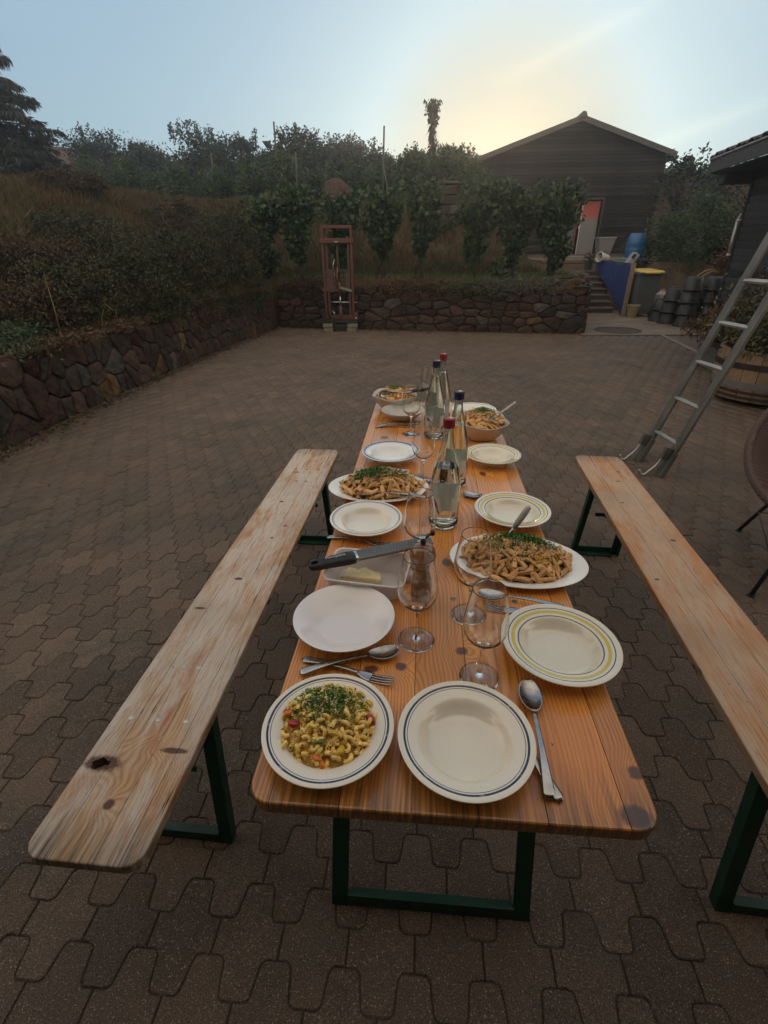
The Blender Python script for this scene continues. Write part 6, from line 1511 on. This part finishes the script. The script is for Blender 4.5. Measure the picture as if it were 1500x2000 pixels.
# ---- water bottles
bg_ = glass_m('pale green bottle glass', (.965,.985,.970), 1.45); wat = glass_m('water', (.985,.995,.99), 1.33)
redcap = simple('dark red cap', (.20,.010,.016), (.17,.008,.014), scale=30, rough=.35, spec=.5); blucap = simple('navy cap', (.009,.011,.045), (.008,.010,.036), scale=30, rough=.35, spec=.5)
BP = [(.0405,.002),(.0430,.006),(.0436,.014),(.0434,.020),(.0436,.030),(.0436,.120),(.0430,.138),(.0405,.160),(.0350,.188),(.0280,.216),(.0210,.244),(.0160,.268),(.0138,.288),(.0134,.308),(.0150,.311),(.0150,.316),(.0134,.318)]
def binner(z): return np.interp(z, [p[1] for p in BP], [p[0] for p in BP])-.0024
def lab_mat(name, col, alpha, rough=.5):
    t = NT(name); return t.bsdf(col, rough, alpha=alpha)
lab_clear = lab_mat('clear printed film', (.66,.66,.62), .5); _t = NT('back of paper label'); lab_back = _t.bsdf((.62,.62,.55), .6, translucent=.55)
lab_white = lab_mat('white print', (.75,.75,.72), .8)
lab_red = lab_mat('red print', (.26,.012,.03), 1); lab_blue = lab_mat('navy print', (.02,.025,.10), 1)
def curved(mb, a0, a1, z0, z1, r, n=10, shape=None):
    vs = []
    for k in range(n+1):
        t = k/n; a = a0+(a1-a0)*t; lo, hi = (z0, z1) if shape is None else shape(t)
        vs += [(r*math.cos(a), r*math.sin(a), lo), (r*math.cos(a), r*math.sin(a), hi)]
    return mb.add(vs, [(2*k,2*k+2,2*k+3,2*k+1) for k in range(n)])
def brush(mb, a, z, ln, wd, ang, r, n=12):
    """leaf-shaped brush stroke printed on the bottle"""
    vs = []
    for k in range(n+1):
        t = k/n; u = (t-.5)*ln; w = wd*math.sin(PI*t**.7)**.9
        for s in (-1,1):
            X = u*math.cos(ang)-s*w*math.sin(ang); Z_ = u*math.sin(ang)+s*w*math.cos(ang); aa = a+X/r; vs.append((r*math.cos(aa), r*math.sin(aa), z+Z_))
    return mb.add(vs, [(2*k,2*k+2,2*k+3,2*k+1) for k in range(n)])
def bottle(label, x, y, level, cap, capname, front, prt, face=-PI/2):
    th = thing('water_bottle', label, 'water bottle', (x,y,ZT), 0, 'water bottles on the table')
    inn = [(binner(z),z) for z in (.314,.300,.288,.268,.244,.216,.188,.160,.138,.120,.030,.012)]+[(.036,.0085),(.020,.012),(0,.0165)]
    MB().lathe([(0,.006),(.020,.004),(.034,.0),(.039,.0)]+BP+[(.0108,.318)]+inn, 56).obj('bottle_glass', bg_, th, True, angle=60)
    zs = [z for z in (.030,.12,.138,.160,.188,.216,.244,.268,.288,.3) if z < level]
    e = .00035
    MB().lathe([(0,.0172),(.020,.0127),(.0355,.0093),(binner(.012)-e,.0130)]+[(binner(z)-e,z) for z in zs]+[(binner(level)-e,level),(0,level-.0004)], 48).obj('water', wat, th, True, angle=50)
    ct_ = link('cap', None, th)
    MB().lathe([(.0156,.305),(.0166,.306),(.0166,.309),(.0158,.3105),(.0160,.312),(.0162,.327),(.0155,.3295),(.0145,.3302),(0,.3304)], 40).obj('cap_body', cap, ct_, True, angle=40)
    ro = .0440
    mb = MB(); curved(mb, PI/2-1.05, PI/2+1.05, .034, .122, ro, 20); mb.obj('paper_label', lab_back, th, True, fix=False)
    for (a0,a1,kind) in front:
        mb = MB(); curved(mb, face+a0, face+a1, .038, .105, ro, 8); p_ = mb.obj('printed_film', lab_clear, th, True, fix=False)
        pr = MB(); wl = MB(); m = (a0+a1)/2+face; r2 = ro+.0003
        if kind == 'leaf':
            brush(pr, m-.05, .083, .040, .0056, R(-62), r2); brush(pr, m+.18, .060, .018, .0032, R(-60), r2); wl_ = 1
            for q in range(4): brush(wl, m-.22+.10*q, .052+.006*q, .016, .0006, R(-50), r2)
        else:
            brush(pr, m-.05, .052, .020, .0034, R(48), r2); brush(pr, m+.12, .046, .018, .0009, R(18), r2)
            g = np.random.default_rng(int(x*1e4)%997)
            for q in range(9):
                zz = .101-.0048*q; a_ = m-.26; 
                while a_ < m+.24: w_ = g.uniform(.02,.07); curved(wl, a_, min(a_+w_, m+.26), zz-.0009, zz+.0009, r2, 2); a_ += w_+.025
        pr.obj('print_stroke', prt, p_, fix=False); o_ = wl.obj('print_lines', lab_white, p_, fix=False); o_['kind'] = 'stuff'
    return th
bottle('nearest water bottle, about half full, with dark red cap', .018, .868, .192, redcap, 'r', [(-.98,-.30,'leaf'),(.38,1.0,'text')], lab_red)
bottle('water bottle with navy cap just behind the nearest one, three quarters full', .062, 1.152, .222, blucap, 'b', [(.25,.95,'text'),(-1.0,-.3,'leaf')], lab_blue)
bottle('far left water bottle with navy cap, filled up into the neck', -.003, 1.640, .272, blucap, 'b', [(-.85,-.15,'leaf'),(.6,1.3,'text')], lab_blue)
b4 = bottle('farthest water bottle with dark red cap behind the other three', .030, 1.790, .250, redcap, 'r', [(-1.0,-.3,'leaf'),(.25,.95,'text')], lab_red)

# ---- pepper mill
mill_m = simple('translucent brown acrylic', (.27,.125,.06), (.19,.08,.036), scale=30, rough=.12, spec=.6, coat=.6); mt = NT('smoky brown acrylic'); mill_t = mt.bsdf((.40,.20,.11), .10, trans=.45, ior=1.49, coat=.5)
ml = thing('pepper_mill', 'brown hourglass pepper mill with small black crank knob behind a wine glass', 'pepper mill', (-.046,.486,ZT))
MB().lathe([(0,0),(.0245,0),(.0255,.002),(.0258,.012),(.0255,.034),(.0245,.036),(0,.036)], 40).obj('mill_base', simple('mill wood', (.16,.060,.022), (.12,.04,.016), scale=20, rough=.35, coat=.3), ml, True, angle=40)
MB().lathe([(0,.036),(.0245,.036),(.0262,.048),(.0265,.060),(.0245,.074),(.0205,.086),(.0185,.093),(.0190,.099),(.0215,.104),(0,.104)], 44).obj('mill_body', mill_m, ml, True, angle=50)
MB().lathe([(0,.104),(.0200,.104),(.0235,.110),(.0275,.120),(.0300,.131),(.0300,.140),(.0280,.150),(.0235,.158),(.016,.163),(.008,.165),(0,.1655)], 44).obj('mill_head', mill_m, ml, True, angle=50)
ck = link('crank', None, ml)
MB().lathe([(0,.164),(.0050,.164),(.0062,.170),(.0056,.178),(0,.1785)], 20).obj('crank_hub', blk, ck, True)
MB().tube([(0,0,.176),(.010,.008,.182),(.018,.015,.184)], .0028, 8).obj('crank_arm', blk, ck, True)
MB().lathe([(0,0),(.005,.001),(.0058,.006),(.005,.011),(0,.012)], 16, (.020,.016,.179)).obj('crank_knob', blk, ck, True)
MB().lathe([(.0045,0),(.0085,.001),(.0090,.0025),(.0080,.004),(0,.0042)], 24, (-.003,.002,.1795)).obj('top_disc', steel, ck, True)
sk_ = thing('salt_shaker', 'small round pale pinkish shaker half hidden beside the brown pepper mill', 'salt shaker', (-.083,.572,ZT))
MB().lathe([(0,0),(.014,0),(.0172,.005),(.0185,.014),(.0170,.023),(.011,.029),(.004,.0315),(0,.032)], 32).obj('shaker_body', simple('pinkish glaze', (.52,.40,.38), (.45,.34,.33), scale=30, rough=.2, spec=.6), sk_, True)
for q in (-1,0,1): MB().lathe([(0,0),(.0008,0),(.0008,.0004),(0,.0004)], 8, (q*.003,0,.0317)).obj('hole', blk, sk_)

# ---- plastic tub with cheese
tubm = NT('milky polypropylene'); tubm = tubm.bsdf(tubm.mix(tubm.noise(scale=6), (.84,.79,.77), (.78,.73,.71)), .32, trans=.08, ior=1.3, spec=.4, translucent=.35)
tub = thing('plastic_tub', 'milky white plastic tub holding a wedge of cheese', 'tub', (-.178,.553,ZT), R(-7))
def rr(hw_, hd, r, n=6): return rounded_rect(-hw_,hw_,-hd,hd,r,n)
mb = MB(); rings = [(.083,.052,.018,.0),(.094,.068,.020,.050),(.098,.072,.021,.051),(.098,.072,.021,.053),(.0925,.0665,.019,.0525),(.0815,.0505,.017,.0022)]
vs = []; nn_ = len(rr(1,1,.1))
for hw_, hd, r, z in rings: vs += [(x,y,z) for x,y in rr(hw_,hd,r)]
fs = [(i_*nn_+j, i_*nn_+(j+1)%nn_, (i_+1)*nn_+(j+1)%nn_, (i_+1)*nn_+j) for i_ in range(len(rings)-1) for j in range(nn_)]+[tuple(range(nn_-1,-1,-1)), tuple((len(rings)-1)*nn_+j for j in range(nn_))]
mb.add(vs, fs).obj('tub_body', tubm, tub, True, angle=45)
chs = simple('hard cheese', (.80,.66,.38), (.72,.56,.28), scale=50, rough=.6, bump=.6, bscale=160, bdist=.002, dirt=.25, dirtcol=(.40,.27,.10))
ce = thing('cheese_wedge', 'broken wedge of pale yellow hard cheese lying in the plastic tub', 'cheese', (-.193,.566,ZT+.003), R(-8))
mb = MB(); top_ = [(-.052,-.020),(-.045,.018),(-.026,.023),(-.021,.014),(.000,.026),(.044,.010),(.052,-.022)]
n = len(top_); g = np.random.default_rng(6); vs = [(x*1.03,y*1.05,0) for x,y in top_]+[(x,y,.015+g.uniform(-.002,.003)) for x,y in top_]+[(x*.95,y*.93,.0185+g.uniform(-.003,.003)) for x,y in top_]
mb.add(vs, [(a,(a+1)%n,n+(a+1)%n,n+a) for a in range(n)]+[(n+a,n+(a+1)%n,2*n+(a+1)%n,2*n+a) for a in range(n)]+[tuple(range(2*n,3*n)),tuple(range(n-1,-1,-1))]).obj('cheese', chs, ce)
tag(link('cheese_crumbs', leaf_mesh('cheese_crumbs', np.column_stack([-.215+g.normal(0,.03,60), .535+g.normal(0,.018,60), np.full(60,ZT+.0045)]), .004,.0035, cheese_m, g, up=2)), 'tiny cheese crumbs scattered on the floor of the plastic tub', 'crumbs', None, 'stuff')

# ---- rasp grater lying across the tub
A = Vector((-.315,.512,ZT+.0745)); B = Vector((-.033,.653,ZT+.066)); dG = (B-A); LG = .325; dG.normalize()
gt = thing('rasp_grater', 'long steel rasp grater with black soft handle lying across the plastic tub', 'grater', tuple(A))
gt.rotation_euler = (R(10), -math.asin(dG.z), math.atan2(dG.y,dG.x))
hb = simple('black soft rubber', (.016,.016,.017), (.012,.012,.013), scale=40, rough=.55, spec=.45)
mb = MB(); secs = [(.0,.004,.003),(.003,.0105,.007),(.012,.0145,.009),(.03,.0165,.010),(.05,.0155,.0115),(.075,.0168,.0125),(.100,.0182,.0125),(.114,.0180,.0115),(.116,.016,.010)]
vs = []; n = 20
for s, w, h in secs:
    for j in range(n): a = 2*PI*j/n; ca, sa = math.cos(a), math.sin(a); vs.append((s, w*math.copysign(abs(ca)**.75,ca), h*math.copysign(abs(sa)**.75,sa)))
mb.add(vs, [(i_*n+j, i_*n+(j+1)%n, (i_+1)*n+(j+1)%n, (i_+1)*n+j) for i_ in range(len(secs)-1) for j in range(n)]+[tuple(range(n-1,-1,-1)), tuple((len(secs)-1)*n+j for j in range(n))])
hd_ = mb.obj('handle', hb, gt, True)
cut = MB(); cut.prism([(.0145+.0095*math.cos(a), .0055*math.sin(a)) for a in np.linspace(0,2*PI,21)[:-1]], -.03, .03); cu = cut.obj('cutter', hb, gt)
md = hd_.modifiers.new('hole','BOOLEAN'); md.operation = 'DIFFERENCE'; md.object = cu; bpy.context.view_layer.update()
me = bpy.data.meshes.new_from_object(hd_.evaluated_get(bpy.context.evaluated_depsgraph_get())); hd_.modifiers.clear(); hd_.data = me; bpy.data.objects.remove(cu)
me.set_sharp_from_angle(angle=R(50))
mb = MB(); vs = []
for s in (.1155,.1215):
    for j in range(n): a = 2*PI*j/n; ca, sa = math.cos(a), math.sin(a); vs.append((s, .0172*math.copysign(abs(ca)**.7,ca), .0112*math.copysign(abs(sa)**.7,sa)))
mb.add(vs, [(j,(j+1)%n,n+(j+1)%n,n+j) for j in range(n)]+[tuple(range(n-1,-1,-1)), tuple(n+j for j in range(n))]).obj('ferrule', simple('bright ferrule', (.75,.73,.70), rough=.2, metal=1), gt, True, angle=50)
bs = NT('etched steel blade'); bs = bs.bsdf((.17,.165,.16), .35, metal=.9)
mb = MB(); W2 = .0165; zb = .006
for x0_, x1_ in ((.121, LG),):
    vs = []
    for x_ in np.linspace(x0_, x1_, 12):
        k = 1 if x_ < x1_-.01 else .8
        for u in (-1,-.97,-.5,0,.5,.97,1): vs.append((x_, W2*u*k, zb-.006*(abs(u) > .98)+.0015*(1-u*u)))
    mb.add(vs, [(i_*7+j, i_*7+j+1, (i_+1)*7+j+1, (i_+1)*7+j) for i_ in range(11) for j in range(6)])
mb.obj('blade', bs, gt, False, solid=.0006)
tm_ = NT('tooth edge steel'); tm_ = tm_.bsdf((.60,.58,.55), .28, metal=1)
mb = MB(); g = np.random.default_rng(8)
for r_ in range(7):
    y_ = (r_-3)*.0043
    for q in range(44):
        x_ = .130+q*.0042+(.0021 if r_%2 else 0)
        if x_ > LG-.008: continue
        mb.add([(x_,y_-.0015,zb+.0022),(x_+.0009,y_,zb+.0040),(x_,y_+.0015,zb+.0022),(x_+.0016,y_,zb+.0020)], [(0,1,3),(1,2,3),(0,2,1)])
o = mb.obj('grater_tooth', tm_, gt); o['kind'] = 'stuff'
cuv = bpy.data.curves.new('handle_print', 'FONT'); cuv.body = 'Microplane'; cuv.size = .0105; cuv.extrude = .00015; cuv.space_character = 1.05
co = bpy.data.objects.new('handle_print', cuv); C.objects.link(co); bpy.context.view_layer.update()
tme = bpy.data.meshes.new_from_object(co.evaluated_get(bpy.context.evaluated_depsgraph_get())); bpy.data.objects.remove(co)
tme.materials.clear(); tme.materials.append(simple('white print ink', (.62,.60,.56), rough=.5))
link('handle_print', tme, hd_, (.042,-.0005,.0128), (R(6),R(-1.5),0))
